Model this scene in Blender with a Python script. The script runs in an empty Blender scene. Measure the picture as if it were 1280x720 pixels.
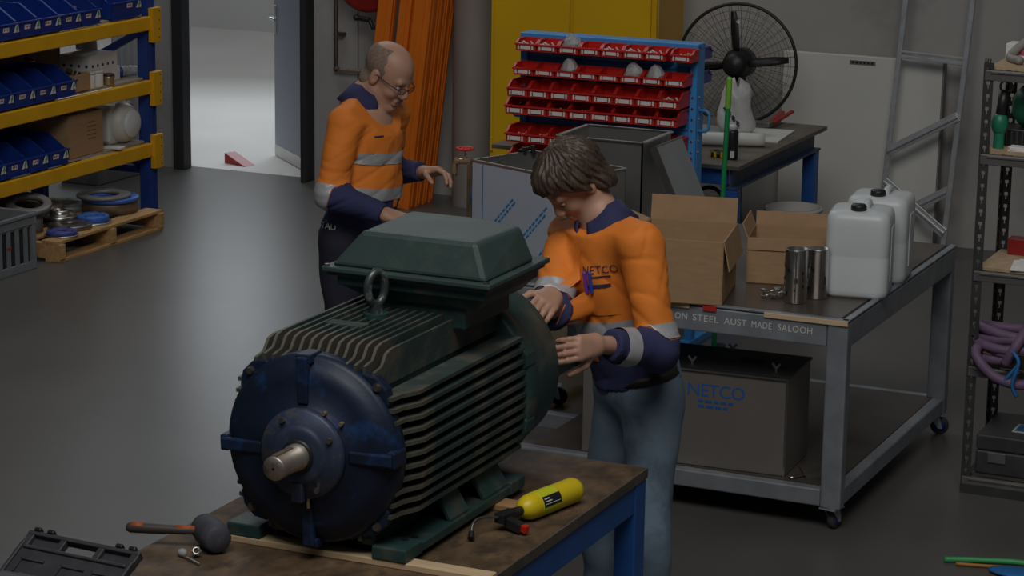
import bpy, bmesh, math, random
import numpy as np
from mathutils import Vector, Matrix, Euler

SC = bpy.context.scene
COL = SC.collection
R = math.radians
rnd = random.Random(7)

# ---------------------------------------------------------------- camera
cam_data = bpy.data.cameras.new('camera')
cam_data.sensor_width = 36.0
cam_data.lens = 86.77
cam_data.clip_end = 200
cam = bpy.data.objects.new('camera', cam_data)
COL.objects.link(cam)
_pit, _rol, _yaw = R(13.0), -0.0143, R(-24.6)
_X0, _F0, _U0 = Vector((1, 0, 0)), Vector((0, math.cos(_pit), -math.sin(_pit))), Vector((0, math.sin(_pit), math.cos(_pit)))
_Xr = _X0 * math.cos(_rol) - _U0 * math.sin(_rol)
_Ur = _X0 * math.sin(_rol) + _U0 * math.cos(_rol)
_rot = Matrix.Rotation(-_yaw, 3, 'Z')
_Xw, _Uw, _Fw = _rot @ _Xr, _rot @ _Ur, _rot @ _F0
cam.matrix_world = Matrix(((_Xw.x, _Uw.x, -_Fw.x, 0), (_Xw.y, _Uw.y, -_Fw.y, 0), (_Xw.z, _Uw.z, -_Fw.z, 3.1), (0, 0, 0, 1)))
SC.camera = cam

# ---------------------------------------------------------------- world, lamps, exposure
world = bpy.data.worlds.new('world')
SC.world = world
world.use_nodes = True
_bg = world.node_tree.nodes['Background']
_bg.inputs[0].default_value = (0.86, 0.93, 1.0, 1)
_bg.inputs[1].default_value = 0.22

def area(name, loc, target, sx, sy, power, col=(1, 1, 1)):
    d = bpy.data.lights.new(name, 'AREA')
    d.shape = 'RECTANGLE'
    d.size, d.size_y, d.energy, d.color = sx, sy, power, col
    o = bpy.data.objects.new(name, d)
    COL.objects.link(o)
    o.location = loc
    o.rotation_euler = (Vector(target) - Vector(loc)).to_track_quat('-Z', 'Y').to_euler()
    return o

area('roof_skylight', (-7.6, 12.6, 6.2), (-7.2, 12.0, 0), 3.0, 2.6, 420, (0.95, 0.98, 1.0))
area('front_fill', (-1.5, 3.2, 7.2), (-4.2, 9.4, 0.6), 5.0, 3.5, 1950, (1.0, 0.97, 0.93))  # added fill from the camera side to brighten front faces, not a known skylight
area('yard_daylight', (-9.5, 18.0, 7.5), (-9.5, 17.6, 0), 9.0, 5.0, 760, (0.95, 0.98, 1.0))
area('door_daylight', (-10.2, 17.6, 3.0), (-7.2, 11.2, 0.0), 3.0, 1.8, 520, (0.86, 0.93, 1.0))

SC.view_settings.view_transform = 'Standard'
SC.view_settings.look = 'None'
SC.view_settings.gamma = 1.0
SC.view_settings.use_curve_mapping = False
SC.view_settings.exposure = -2.9

# ---------------------------------------------------------------- materials
def mat(name, col, rough=0.5, metal=0.0, var=0.12, scale=6.0, bump=0.0, bscale=40.0, stain=None, stain_at=0.58, stain_scale=3.0,
        stretch=None, spec=0.5, transmission=0.0, alpha=1.0, emit=0.0):
    m = bpy.data.materials.new(name)
    m.use_nodes = True
    nt = m.node_tree
    N, L = nt.nodes, nt.links
    b = N['Principled BSDF']
    b.inputs['Roughness'].default_value = rough
    b.inputs['Metallic'].default_value = metal
    b.inputs['Specular IOR Level'].default_value = spec
    if transmission: b.inputs['Transmission Weight'].default_value = transmission
    if alpha < 1: b.inputs['Alpha'].default_value = alpha
    tc = N.new('ShaderNodeTexCoord')
    src = tc.outputs['Object']
    if stretch:
        mp = N.new('ShaderNodeMapping')
        mp.inputs['Scale'].default_value = stretch
        L.new(src, mp.inputs[0]); src = mp.outputs[0]
    nz = N.new('ShaderNodeTexNoise')
    nz.inputs['Scale'].default_value = scale
    nz.inputs['Detail'].default_value = 5
    L.new(src, nz.inputs['Vector'])
    rp = N.new('ShaderNodeValToRGB')
    rp.color_ramp.elements[0].position = 0.3
    rp.color_ramp.elements[1].position = 0.7
    lo = [max(0, c * (1 - var)) for c in col]; hi = [min(1, c * (1 + var)) for c in col]
    rp.color_ramp.elements[0].color = (*lo, 1)
    rp.color_ramp.elements[1].color = (*hi, 1)
    L.new(nz.outputs[0], rp.inputs[0])
    out = rp.outputs[0]
    if stain:
        n2 = N.new('ShaderNodeTexNoise')
        n2.inputs['Scale'].default_value = stain_scale
        n2.inputs['Detail'].default_value = 8
        n2.inputs['Roughness'].default_value = 0.65
        L.new(src, n2.inputs['Vector'])
        r2 = N.new('ShaderNodeValToRGB')
        r2.color_ramp.elements[0].position = stain_at - 0.06
        r2.color_ramp.elements[1].position = stain_at + 0.10
        L.new(n2.outputs[0], r2.inputs[0])
        mx = N.new('ShaderNodeMix'); mx.data_type = 'RGBA'
        L.new(r2.outputs[0], mx.inputs[0]); L.new(out, mx.inputs[6])
        mx.inputs[7].default_value = (*stain, 1)
        out = mx.outputs[2]
    L.new(out, b.inputs['Base Color'])
    if bump:
        n3 = N.new('ShaderNodeTexNoise')
        n3.inputs['Scale'].default_value = bscale
        n3.inputs['Detail'].default_value = 4
        L.new(src, n3.inputs['Vector'])
        bp = N.new('ShaderNodeBump')
        bp.inputs['Strength'].default_value = bump
        bp.inputs['Distance'].default_value = 0.01
        L.new(n3.outputs[0], bp.inputs['Height'])
        L.new(bp.outputs[0], b.inputs['Normal'])
    return m

M = {}
def defm(k, *a, **kw): M[k] = mat(k, *a, **kw)
defm('concrete_floor', (0.108, 0.103, 0.098), 0.36, var=0.12, scale=0.9, stain=(0.09, 0.086, 0.083), stain_at=0.58, stain_scale=0.7, bump=0.03, bscale=12)
defm('concrete_wall', (0.40, 0.39, 0.375), 0.85, var=0.1, scale=1.4, stain=(0.31, 0.30, 0.285), stain_scale=1.5, bump=0.08)
defm('yard_concrete', (0.78, 0.77, 0.74), 0.9, var=0.05, scale=1.0)
defm('yard_white', (0.8, 0.8, 0.78), 0.9, var=0.03, scale=0.6)
defm('cladding', (0.42, 0.43, 0.45), 0.5, var=0.06)
defm('column_grey', (0.30, 0.28, 0.26), 0.55, var=0.08, scale=2)
defm('white_panel', (0.66, 0.66, 0.63), 0.5, var=0.04, scale=1.5)
defm('door_grey', (0.36, 0.40, 0.48), 0.5, var=0.05, scale=1.5)
defm('black_frame', (0.03, 0.03, 0.033), 0.5)
defm('kick_alu', (0.62, 0.62, 0.60), 0.35, 0.3, var=0.06)
defm('chrome', (0.75, 0.75, 0.76), 0.2, 1.0, var=0.05)
defm('rack_blue', (0.018, 0.055, 0.28), 0.45, var=0.15, scale=8)
defm('rack_yellow', (0.80, 0.42, 0.01), 0.45, var=0.08, scale=5, stain=(0.5, 0.27, 0.03), stain_at=0.68)
defm('rack_board', (0.42, 0.37, 0.31), 0.8, var=0.12, scale=20)
defm('bin_blue', (0.012, 0.045, 0.30), 0.4, var=0.12, scale=12)
defm('bin_red', (0.62, 0.025, 0.018), 0.4, var=0.1, scale=15)
defm('paper', (0.78, 0.78, 0.76), 0.8, var=0.05)
defm('pink_ink', (0.42, 0.10, 0.16), 0.8)
defm('green_ink', (0.12, 0.35, 0.12), 0.8)
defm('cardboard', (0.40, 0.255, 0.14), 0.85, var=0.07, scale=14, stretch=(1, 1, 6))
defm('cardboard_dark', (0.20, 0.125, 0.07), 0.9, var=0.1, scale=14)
defm('white_plastic', (0.62, 0.62, 0.58), 0.45, var=0.05, scale=4)
defm('jerry_plastic', (0.66, 0.70, 0.72), 0.4, var=0.04, scale=4)
defm('black_plastic', (0.018, 0.018, 0.02), 0.4, var=0.2)
defm('dark_case', (0.045, 0.045, 0.052), 0.45, var=0.2, scale=18)
defm('blue_spot', (0.03, 0.05, 0.2), 0.7)
defm('pallet_wood', (0.52, 0.31, 0.13), 0.8, var=0.22, scale=6, stretch=(8, 1, 8))
defm('crate_grey', (0.20, 0.22, 0.24), 0.6, var=0.12, scale=10)
defm('steel_dark', (0.22, 0.21, 0.20), 0.38, 0.85, var=0.25, scale=14)
defm('steel_brown', (0.26, 0.20, 0.15), 0.5, 0.6, var=0.25, scale=14)
defm('steel_bright', (0.60, 0.59, 0.57), 0.28, 1.0, var=0.12, scale=10)
defm('cast_grey', (0.23, 0.23, 0.23), 0.55, 0.4, var=0.2, scale=14)
defm('flange_blue', (0.05, 0.16, 0.55), 0.45, var=0.12, scale=10)
defm('flange_violet', (0.07, 0.08, 0.32), 0.45, var=0.15, scale=10)
defm('orange_paint', (0.80, 0.19, 0.012), 0.4, var=0.1, scale=3, stretch=(6, 6, 1))
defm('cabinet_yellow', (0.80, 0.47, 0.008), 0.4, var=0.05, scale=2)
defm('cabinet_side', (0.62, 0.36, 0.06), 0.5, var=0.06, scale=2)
defm('red_paint', (0.34, 0.016, 0.016), 0.4)
defm('pipe_brown', (0.10, 0.07, 0.055), 0.45, 0.5, var=0.35, scale=20)
defm('pipe_brass', (0.55, 0.42, 0.28), 0.35, 0.8, var=0.15)
defm('board_blue', (0.06, 0.31, 0.72), 0.4, var=0.06)
defm('clear_bag', (0.44, 0.45, 0.46), 0.25, var=0.15, scale=30, bump=0.8, bscale=60)
defm('bench_blue', (0.018, 0.095, 0.34), 0.42, var=0.12, scale=7)
defm('beam_navy', (0.035, 0.06, 0.13), 0.5, var=0.3, scale=12, stain=(0.12, 0.11, 0.10), stain_at=0.62, stain_scale=8)
defm('bench_steel_top', (0.17, 0.145, 0.12), 0.5, 0.3, var=0.2, scale=8)
defm('galv', (0.52, 0.53, 0.55), 0.38, 0.55, var=0.14, scale=16)
defm('galv_table', (0.33, 0.36, 0.40), 0.40, 0.5, var=0.16, scale=10, stretch=(1, 1, 1))
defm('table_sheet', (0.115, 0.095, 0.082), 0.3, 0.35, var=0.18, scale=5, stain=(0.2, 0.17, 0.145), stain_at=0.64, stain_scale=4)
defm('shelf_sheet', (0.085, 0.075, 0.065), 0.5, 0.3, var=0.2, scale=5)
defm('timber_pale', (0.62, 0.46, 0.28), 0.75, var=0.15, scale=6, stretch=(1, 10, 10))
defm('box_steel', (0.24, 0.22, 0.20), 0.45, 0.5, var=0.08, scale=3)
defm('box_steel_dark', (0.045, 0.045, 0.045), 0.35, 0.6, var=0.15, scale=3)
defm('net_blue', (0.01, 0.10, 0.38), 0.6)
defm('film_white', (0.42, 0.47, 0.56), 0.32, var=0.04, scale=3)
defm('film_ink', (0.03, 0.20, 0.50), 0.5)
defm('grey_sheet', (0.42, 0.44, 0.47), 0.4, 0.5, var=0.06)
defm('stainless', (0.42, 0.42, 0.41), 0.38, 0.85, var=0.1, scale=6)
defm('castor_rubber', (0.06, 0.06, 0.062), 0.6)
defm('castor_blue', (0.02, 0.04, 0.22), 0.45)
defm('marking', (0.62, 0.62, 0.60), 0.8)
defm('red_tape', (0.5, 0.02, 0.02), 0.6)
defm('shelf_grey', (0.06, 0.06, 0.06), 0.45, 0.3, var=0.15, scale=10)
defm('shelf_beam', (0.17, 0.17, 0.17), 0.4, 0.4, var=0.12, scale=8)
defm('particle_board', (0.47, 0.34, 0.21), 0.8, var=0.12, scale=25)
defm('grinder_green', (0.02, 0.22, 0.13), 0.4, var=0.12)
defm('hose_purple', (0.165, 0.10, 0.185), 0.6, var=0.15, scale=20)
defm('strap_blue', (0.02, 0.16, 0.45), 0.6)
defm('hose_grey', (0.28, 0.27, 0.25), 0.5)
defm('hose_green', (0.06, 0.42, 0.14), 0.45)
defm('hose_orange', (0.5, 0.2, 0.03), 0.5)
defm('pole_green', (0.015, 0.30, 0.09), 0.4)
defm('grip_lime', (0.22, 0.55, 0.05), 0.5)
defm('fan_black', (0.015, 0.015, 0.016), 0.45)
defm('bench_top', (0.112, 0.070, 0.038), 0.66, var=0.5, scale=9, stretch=(1.6, 1, 1), stain=(0.055, 0.037, 0.025), stain_at=0.55, stain_scale=11, bump=0.25, bscale=30)
defm('bench_edge', (0.09, 0.075, 0.06), 0.75, var=0.3, scale=14)
defm('motor_green', (0.026, 0.068, 0.064), 0.5, 0.1, var=0.18, scale=7, stain=(0.10, 0.10, 0.085), stain_at=0.57, stain_scale=7, bump=0.08, bscale=50)
defm('motor_lid', (0.045, 0.078, 0.073), 0.48, 0.1, var=0.14, scale=4, stain=(0.075, 0.105, 0.092), stain_at=0.58, stain_scale=6, bump=0.06, bscale=50)
defm('motor_fin', (0.045, 0.072, 0.066), 0.62, 0.1, var=0.25, scale=9, stain=(0.115, 0.10, 0.078), stain_at=0.54, stain_scale=9, bump=0.15, bscale=70)
defm('motor_blue', (0.010, 0.020, 0.048), 0.45, 0.15, var=0.3, scale=6, stain=(0.015, 0.060, 0.20), stain_at=0.60, stain_scale=7, bump=0.05, bscale=60)
defm('hub_blue', (0.045, 0.065, 0.12), 0.45, 0.3, var=0.3, scale=12, stain=(0.14, 0.12, 0.10), stain_at=0.58, stain_scale=12)
defm('shaft_steel', (0.46, 0.41, 0.36), 0.42, 0.8, var=0.2, scale=18, stain=(0.2, 0.13, 0.08), stain_at=0.62, stain_scale=14)
defm('eye_steel', (0.09, 0.115, 0.115), 0.4, 0.6, var=0.3, scale=25, stain=(0.6, 0.6, 0.58), stain_at=0.6, stain_scale=25)
defm('timber_warm', (0.40, 0.23, 0.10), 0.75, var=0.2, scale=6, stretch=(1, 10, 10))
defm('torch_yellow', (0.78, 0.60, 0.015), 0.35, var=0.05)
defm('torch_label', (0.62, 0.66, 0.02), 0.4)
defm('mallet_rubber', (0.055, 0.058, 0.075), 0.65, var=0.25, scale=14, stain=(0.11, 0.11, 0.13), stain_at=0.62, stain_scale=16)
defm('mallet_handle', (0.07, 0.055, 0.05), 0.55, var=0.2)
defm('mallet_orange', (0.42, 0.09, 0.02), 0.6)
defm('white_cloth', (0.36, 0.37, 0.38), 0.7, var=0.12, scale=14)
defm('skin', (0.50, 0.285, 0.20), 0.5, var=0.08, scale=12, stain=(0.50, 0.265, 0.19), stain_at=0.6, stain_scale=9)
defm('hair_grey', (0.235, 0.165, 0.125), 0.75, var=0.25, scale=90)
defm('hair_brown', (0.065, 0.043, 0.030), 0.5, var=0.45, scale=60, stretch=(3, 3, 0.7))
defm('hivis', (0.84, 0.235, 0.025), 0.75, var=0.07, scale=5, bump=0.15, bscale=22)
defm('navy', (0.030, 0.034, 0.105), 0.85, var=0.15, scale=6, bump=0.15, bscale=22)
defm('navy_dark', (0.018, 0.019, 0.036), 0.85, var=0.15, scale=6, bump=0.15, bscale=20)
defm('reflective', (0.44, 0.45, 0.47), 0.42, 0.15, var=0.08, scale=30)
defm('denim', (0.15, 0.215, 0.285), 0.9, var=0.22, scale=5, stain=(0.075, 0.10, 0.14), stain_at=0.58, stain_scale=4, bump=0.2, bscale=25)
defm('leather', (0.02, 0.018, 0.016), 0.5)
defm('boot', (0.10, 0.07, 0.045), 0.6)
defm('purple_pen', (0.16, 0.04, 0.42), 0.4)
defm('blue_pen', (0.03, 0.06, 0.35), 0.4)
defm('ink_dark', (0.035, 0.025, 0.06), 0.8)
defm('eye_white', (0.65, 0.62, 0.58), 0.3)
defm('lens', (0.75, 0.78, 0.80), 0.05, transmission=1.0, var=0.0)
defm('bag_white', (0.55, 0.55, 0.55), 0.45, var=0.1, scale=14, bump=0.7, bscale=16)

# ---------------------------------------------------------------- mesh building
class MB:
    def __init__(s): s.v, s.f, s.sm, s.mi = [], [], [], []
    def add(s, vs, fs, T=None, smooth=False, mi=0):
        n = len(s.v)
        s.v += [tuple(T @ Vector(v)) for v in vs] if T else [tuple(v) for v in vs]
        for f in fs:
            s.f.append(tuple(i + n for i in f)); s.sm.append(smooth); s.mi.append(mi)
        return s
    def box(s, c, d, rot=None, T=None, mi=0, taper=1.0):
        x, y, z = d[0] / 2, d[1] / 2, d[2] / 2
        t = taper
        vs = [(-x, -y, -z), (x, -y, -z), (x, y, -z), (-x, y, -z), (-x * t, -y * t, z), (x * t, -y * t, z), (x * t, y * t, z), (-x * t, y * t, z)]
        m = Matrix.Translation(c) @ (Euler(rot).to_matrix().to_4x4() if rot else Matrix())
        if T: m = T @ m
        return s.add(vs, [(0, 3, 2, 1), (4, 5, 6, 7), (0, 1, 5, 4), (1, 2, 6, 5), (2, 3, 7, 6), (3, 0, 4, 7)], m, False, mi)
    def bar(s, p0, p1, w, h, up=(0, 0, 1), mi=0):
        p0, p1 = Vector(p0), Vector(p1); d = p1 - p0; L = d.length; d.normalize()
        u = Vector(up); sx = d.cross(u)
        if sx.length < 1e-4: sx = d.cross(Vector((1, 0, 0)))
        sx.normalize(); u = sx.cross(d)
        m = Matrix((( sx.x, d.x, u.x, 0), (sx.y, d.y, u.y, 0), (sx.z, d.z, u.z, 0), (0, 0, 0, 1)))
        return s.box((0, 0, 0), (w, L, h), T=Matrix.Translation((p0 + p1) / 2) @ m, mi=mi)
    def cyl(s, p0, p1, r0, r1=None, n=16, smooth=True, mi=0, cap=True):
        if r1 is None: r1 = r0
        p0, p1 = Vector(p0), Vector(p1); d = (p1 - p0).normalized()
        a = d.orthogonal().normalized(); b = d.cross(a)
        vs = []
        for p, r in ((p0, r0), (p1, r1)):
            for i in range(n):
                t = 2 * math.pi * i / n
                vs.append(p + (a * math.cos(t) + b * math.sin(t)) * r)
        s.add(vs, [(i, (i + 1) % n, n + (i + 1) % n, n + i) for i in range(n)], None, smooth, mi)
        if cap:
            s.add(vs, [tuple(range(n - 1, -1, -1)), tuple(range(n, 2 * n))], None, False, mi)
        return s
    def lathe(s, prof, T=None, n=24, smooth=True, mi=0, closed=False):
        vs, fs = [], []
        for r, z in prof:
            for i in range(n):
                t = 2 * math.pi * i / n
                vs.append((r * math.cos(t), r * math.sin(t), z))
        k = len(prof)
        for j in range(k if closed else k - 1):
            j2 = (j + 1) % k
            for i in range(n):
                i2 = (i + 1) % n
                fs.append((j * n + i, j * n + i2, j2 * n + i2, j2 * n + i))
        if not closed:
            if prof[0][0] > 1e-6: fs.append(tuple(range(n - 1, -1, -1)))
            if prof[-1][0] > 1e-6: fs.append(tuple(range((k - 1) * n, k * n)))
        return s.add(vs, fs, T, smooth, mi)
    def tube(s, pts, r, n=8, closed=False, mi=0, smooth=True):
        pts = [Vector(p) for p in pts]; k = len(pts)
        rs = r if isinstance(r, (list, tuple)) else [r] * k
        vs, fs = [], []
        prev = None
        for j, p in enumerate(pts):
            a = pts[(j - 1) % k] if (closed or j) else p
            b = pts[(j + 1) % k] if (closed or j < k - 1) else p
            d = (b - a).normalized()
            if prev is None: u = d.orthogonal().normalized()
            else:
                u = prev - d * prev.dot(d)
                u = u.normalized() if u.length > 1e-6 else d.orthogonal().normalized()
            prev = u; w = d.cross(u)
            for i in range(n):
                t = 2 * math.pi * i / n
                vs.append(p + (u * math.cos(t) + w * math.sin(t)) * rs[j])
        for j in range(k if closed else k - 1):
            j2 = (j + 1) % k
            for i in range(n):
                i2 = (i + 1) % n
                fs.append((j * n + i, j * n + i2, j2 * n + i2, j2 * n + i))
        if not closed: fs += [tuple(range(n - 1, -1, -1)), tuple(range((k - 1) * n, k * n))]
        return s.add(vs, fs, None, smooth, mi)
    def prism(s, poly, z0, z1, T=None, mi=0, poly2=None):
        n = len(poly); p2 = poly2 or poly
        vs = [(x, y, z0) for x, y in poly] + [(x, y, z1) for x, y in p2]
        fs = [tuple(range(n - 1, -1, -1)), tuple(range(n, 2 * n))] + [(i, (i + 1) % n, n + (i + 1) % n, n + i) for i in range(n)]
        return s.add(vs, fs, T, False, mi)
    def ball(s, c, r, n=12, T=None, mi=0):
        rx, ry, rz = r if isinstance(r, (list, tuple)) else (r, r, r)
        vs, fs = [], []
        m = n // 2
        for j in range(m + 1):
            ph = math.pi * j / m
            for i in range(n):
                t = 2 * math.pi * i / n
                vs.append((c[0] + rx * math.sin(ph) * math.cos(t), c[1] + ry * math.sin(ph) * math.sin(t), c[2] + rz * math.cos(ph)))
        for j in range(m):
            for i in range(n):
                i2 = (i + 1) % n
                fs.append((j * n + i, (j + 1) * n + i, (j + 1) * n + i2, j * n + i2))
        return s.add(vs, fs, T, True, mi)
    def ring(s, c, R0, r, axis='Z', n=32, m=8, mi=0, T=None):
        pts = []
        for i in range(n):
            t = 2 * math.pi * i / n; a, b = R0 * math.cos(t), R0 * math.sin(t)
            p = {'Z': (a, b, 0), 'X': (0, a, b), 'Y': (a, 0, b)}[axis]
            p = Vector(c) + Vector(p)
            pts.append(T @ p if T else p)
        return s.tube(pts, r, m, True, mi)
    def mesh(s, name):
        me = bpy.data.meshes.new(name)
        me.from_pydata(s.v, [], s.f)
        me.polygons.foreach_set('use_smooth', s.sm)
        me.polygons.foreach_set('material_index', s.mi)
        me.update()
        bm = bmesh.new(); bm.from_mesh(me)
        bmesh.ops.recalc_face_normals(bm, faces=bm.faces)
        bm.to_mesh(me); bm.free()
        return me

def link(name, me, mats, parent=None, loc=(0, 0, 0), rot=(0, 0, 0), bevel=0.0, seg=2):
    o = bpy.data.objects.new(name, me)
    COL.objects.link(o)
    for m in (mats if isinstance(mats, (list, tuple)) else [mats]):
        if len(me.materials) < (len(mats) if isinstance(mats, (list, tuple)) else 1):
            me.materials.append(M[m] if isinstance(m, str) else m)
    if parent: o.parent = parent
    o.location = loc; o.rotation_euler = rot
    if bevel:
        md = o.modifiers.new('bevel', 'BEVEL')
        md.width, md.segments, md.limit_method, md.angle_limit = bevel, seg, 'ANGLE', R(40)
        md.harden_normals = False
    return o

def part(name, mb, mats, parent, bevel=0.0, loc=(0, 0, 0), rot=(0, 0, 0), label=None, seg=2, kind=None):
    o = link(name, mb.mesh(name) if isinstance(mb, MB) else mb, mats, parent, loc, rot, bevel, seg)
    if label: o['label'] = label
    if kind: o['kind'] = kind
    return o

def thing(name, label, cat, loc=(0, 0, 0), rz=0.0, group=None, rot=None):
    o = bpy.data.objects.new(name, None)
    COL.objects.link(o)
    o.empty_display_size = 0.05
    o.location = loc
    o.rotation_euler = rot if rot else (0, 0, rz)
    o['label'] = label; o['category'] = cat
    if group: o['group'] = group
    return o

def solo(name, mb, mats, label, cat, loc=(0, 0, 0), rz=0.0, group=None, bevel=0.0, rot=None, seg=2):
    o = link(name, mb.mesh(name) if isinstance(mb, MB) else mb, mats, None, loc, rot if rot else (0, 0, rz), bevel, seg)
    o['label'] = label; o['category'] = cat
    if group: o['group'] = group
    return o

def struct(name, mb, mats, parent=None, bevel=0.0, label=None):
    o = link(name, mb.mesh(name), mats, parent, bevel=bevel)
    if parent is None: o['kind'] = 'structure'
    if label: o['label'] = label
    return o

def copy_tree(src, loc=None, rz=None, label=None, parent=None):
    c = src.copy(); COL.objects.link(c)
    if parent: c.parent = parent
    if loc is not None: c.location = loc
    if rz is not None: c.rotation_euler = (0, 0, rz)
    if label: c['label'] = label
    for ch in list(src.children): copy_tree(ch, parent=c)
    return c

def text_mesh(txt, size, extrude=0.0006, spacing=1.0):
    cu = bpy.data.curves.new('lettering', 'FONT')
    cu.body = txt; cu.size = size; cu.extrude = extrude; cu.align_x = 'CENTER'; cu.align_y = 'CENTER'; cu.space_character = spacing
    cu.resolution_u = 3
    o = bpy.data.objects.new('lettering', cu); COL.objects.link(o)
    dg = bpy.context.evaluated_depsgraph_get()
    me = bpy.data.meshes.new_from_object(o.evaluated_get(dg))
    bpy.data.objects.remove(o)
    return me

def frame(o, x, y, z=None):
    x, y = Vector(x).normalized(), Vector(y).normalized()
    z = Vector(z).normalized() if z else x.cross(y)
    return Matrix(((x.x, y.x, z.x, o[0]), (x.y, y.y, z.y, o[1]), (x.z, y.z, z.z, o[2]), (0, 0, 0, 1)))

def axis_T(p, d):
    d = Vector(d).normalized()
    return Matrix.Translation(p) @ d.to_track_quat('Z', 'Y').to_matrix().to_4x4()

AX_Y = axis_T((0, 0, 0), (0, 1, 0))

def arc(c, r, a0, a1, n, axis='Z'):
    out = []
    for i in range(n + 1):
        t = R(a0 + (a1 - a0) * i / n); a, b = r * math.cos(t), r * math.sin(t)
        out.append(Vector(c) + Vector({'Z': (a, b, 0), 'X': (0, a, b), 'Y': (a, 0, b)}[axis]))
    return out

def spline(pts, n=6):
    pts = [Vector(p) for p in pts]
    out = []
    for i in range(len(pts) - 1):
        p0 = pts[max(i - 1, 0)]; p1 = pts[i]; p2 = pts[i + 1]; p3 = pts[min(i + 2, len(pts) - 1)]
        for k in range(n):
            t = k / n
            out.append(0.5 * ((2 * p1) + (p2 - p0) * t + (2 * p0 - 5 * p1 + 4 * p2 - p3) * t * t + (3 * p1 - p0 - 3 * p2 + p3) * t ** 3))
    out.append(pts[-1])
    return out

# ---------------------------------------------------------------- the setting
WY = 14.5
struct('floor', MB().box((-6, 8.0, -0.1), (26, 13.2, 0.2)), 'concrete_floor')
struct('floor_yard', MB().box((-10, 20.6, -0.1), (24, 12.0, 0.2)), 'yard_concrete')
struct('wall_yard', MB().box((-10, 21.5, 2.5), (24, 0.2, 5.0)), 'yard_white')
w = MB()
for x0, x1, z0, z1 in ((-9.74, -9.24, 0, 3.4), (-8.13, -7.80, 0, 3.4), (-9.24, -8.13, 2.2, 3.4), (-12.6, -9.74, 3.0, 3.4), (-14.5, -12.6, 0, 3.4),
                       (-7.79, -5.62, 0, 3.4), (-5.61, 2.5, 0, 3.4)):
    w.box(((x0 + x1) / 2, WY + 0.1, (z0 + z1) / 2), (x1 - x0, 0.2, z1 - z0))
w.box((-7.795, WY + 0.11, 1.7), (0.02, 0.16, 3.4)); w.box((-5.615, WY + 0.11, 1.7), (0.02, 0.16, 3.4))
struct('wall_back', w, 'concrete_wall')
# ribbed cladding strip between the roller door opening and the side door
c = MB()
for i in range(4): c.box((-9.71 + i * 0.055, WY - 0.012, 1.5), (0.03, 0.03, 3.0))
c.box((-9.63, WY - 0.004, 1.5), (0.24, 0.012, 3.0))
struct('trim_cladding', c, 'cladding')
struct('trim_column', MB().cyl((-6.83, 14.31, 0), (-6.83, 14.31, 3.3), 0.15, n=32), 'column_grey')
# side door: black frame, grey leaf standing open outwards, wedge
d1 = thing('door_1', 'grey side door', 'door', (-8.23, WY, 0)); del d1['label'], d1['category']; d1['kind'] = 'structure'
fr = MB()
fr.box((-0.95, -0.01, 1.06), (0.085, 0.10, 2.12)); fr.box((0.05, 0.05, 1.06), (0.035, 0.26, 2.12)); fr.box((-0.455, 0.05, 2.15), (1.09, 0.26, 0.06))
part('door_frame', fr, 'black_frame', d1, 0.004)
leaf_rz = R(137)
lf = part('door_leaf', MB().box((0.45, 0, 1.09), (0.9, 0.04, 2.0)), 'door_grey', d1, 0.003, (0.02, 0.16, 0), (0, 0, leaf_rz))
part('kick_plate', MB().box((0.45, 0, 0.047), (0.9, 0.044, 0.085)), 'kick_alu', d1, 0.003, (0.02, 0.16, 0), (0, 0, leaf_rz), 'bright metal strip along foot of door')
hd = MB()
for sgn in (1, -1):
    hd.box((0.85, 0.024 * sgn, 0.99), (0.045, 0.01, 0.20)); hd.cyl((0.85, 0.02 * sgn, 1.0), (0.85, 0.07 * sgn, 1.0), 0.009, n=10); hd.cyl((0.86, 0.065 * sgn, 1.0), (0.74, 0.065 * sgn, 1.0), 0.009, n=10)
part('door_handle', hd, 'chrome', lf, 0.002)
solo('door_wedge', MB().prism([(0, 0), (0.22, 0), (0.0, 0.075)], -0.05, 0.05, T=frame((0, 0, 0), (1, 0, 0), (0, 0, 1))), 'red_paint',
     'dark red door wedge on the floor under the open grey door', 'door wedge', (-9.02, 14.86, 0.0), R(-18), bevel=0.003)
# ---------------------------------------------------------------- pallet racking on the left
XZ = frame((0, 0, 0), (1, 0, 0), (0, 0, 1))          # profile in x,z extruded along -y
YZ = frame((0, 0, 0), (0, 1, 0), (0, 0, 1))          # profile in y,z extruded along +x
LV = (1.255, 0.855, 0.455)                           # tops of the three beam levels
rack = thing('pallet_rack', 'blue and yellow pallet racking bay with three loaded shelves at left', 'rack', (-8.54, 13.08, 0))
def post(x, y):
    m = MB()
    for yy in (-0.04, 0.04): m.box((0, yy, 1.05), (0.075, 0.012, 2.1))
    m.box((0.033, 0, 1.05), (0.012, 0.07, 2.1)); m.box((0.041, -0.024, 1.05), (0.008, 0.012, 2.1)); m.box((0.041, 0.024, 1.05), (0.008, 0.012, 2.1))
    m.box((0, 0, 0.004), (0.12, 0.12, 0.008))
    return part('upright_post', m, 'rack_blue', rack, 0.002, (x, y, 0))
for y in (0, -2.6):
    post(0, y); post(-0.84, y)
    for z0, z1 in ((0.27, 0.27), (0.27, 0.72), (1.17, 0.72), (1.17, 1.62)):
        b = MB().bar((0.0, y, z0), (-0.84, y, z1), 0.035, 0.045)
        part('brace', b, 'rack_blue', rack, 0.002)
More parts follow.
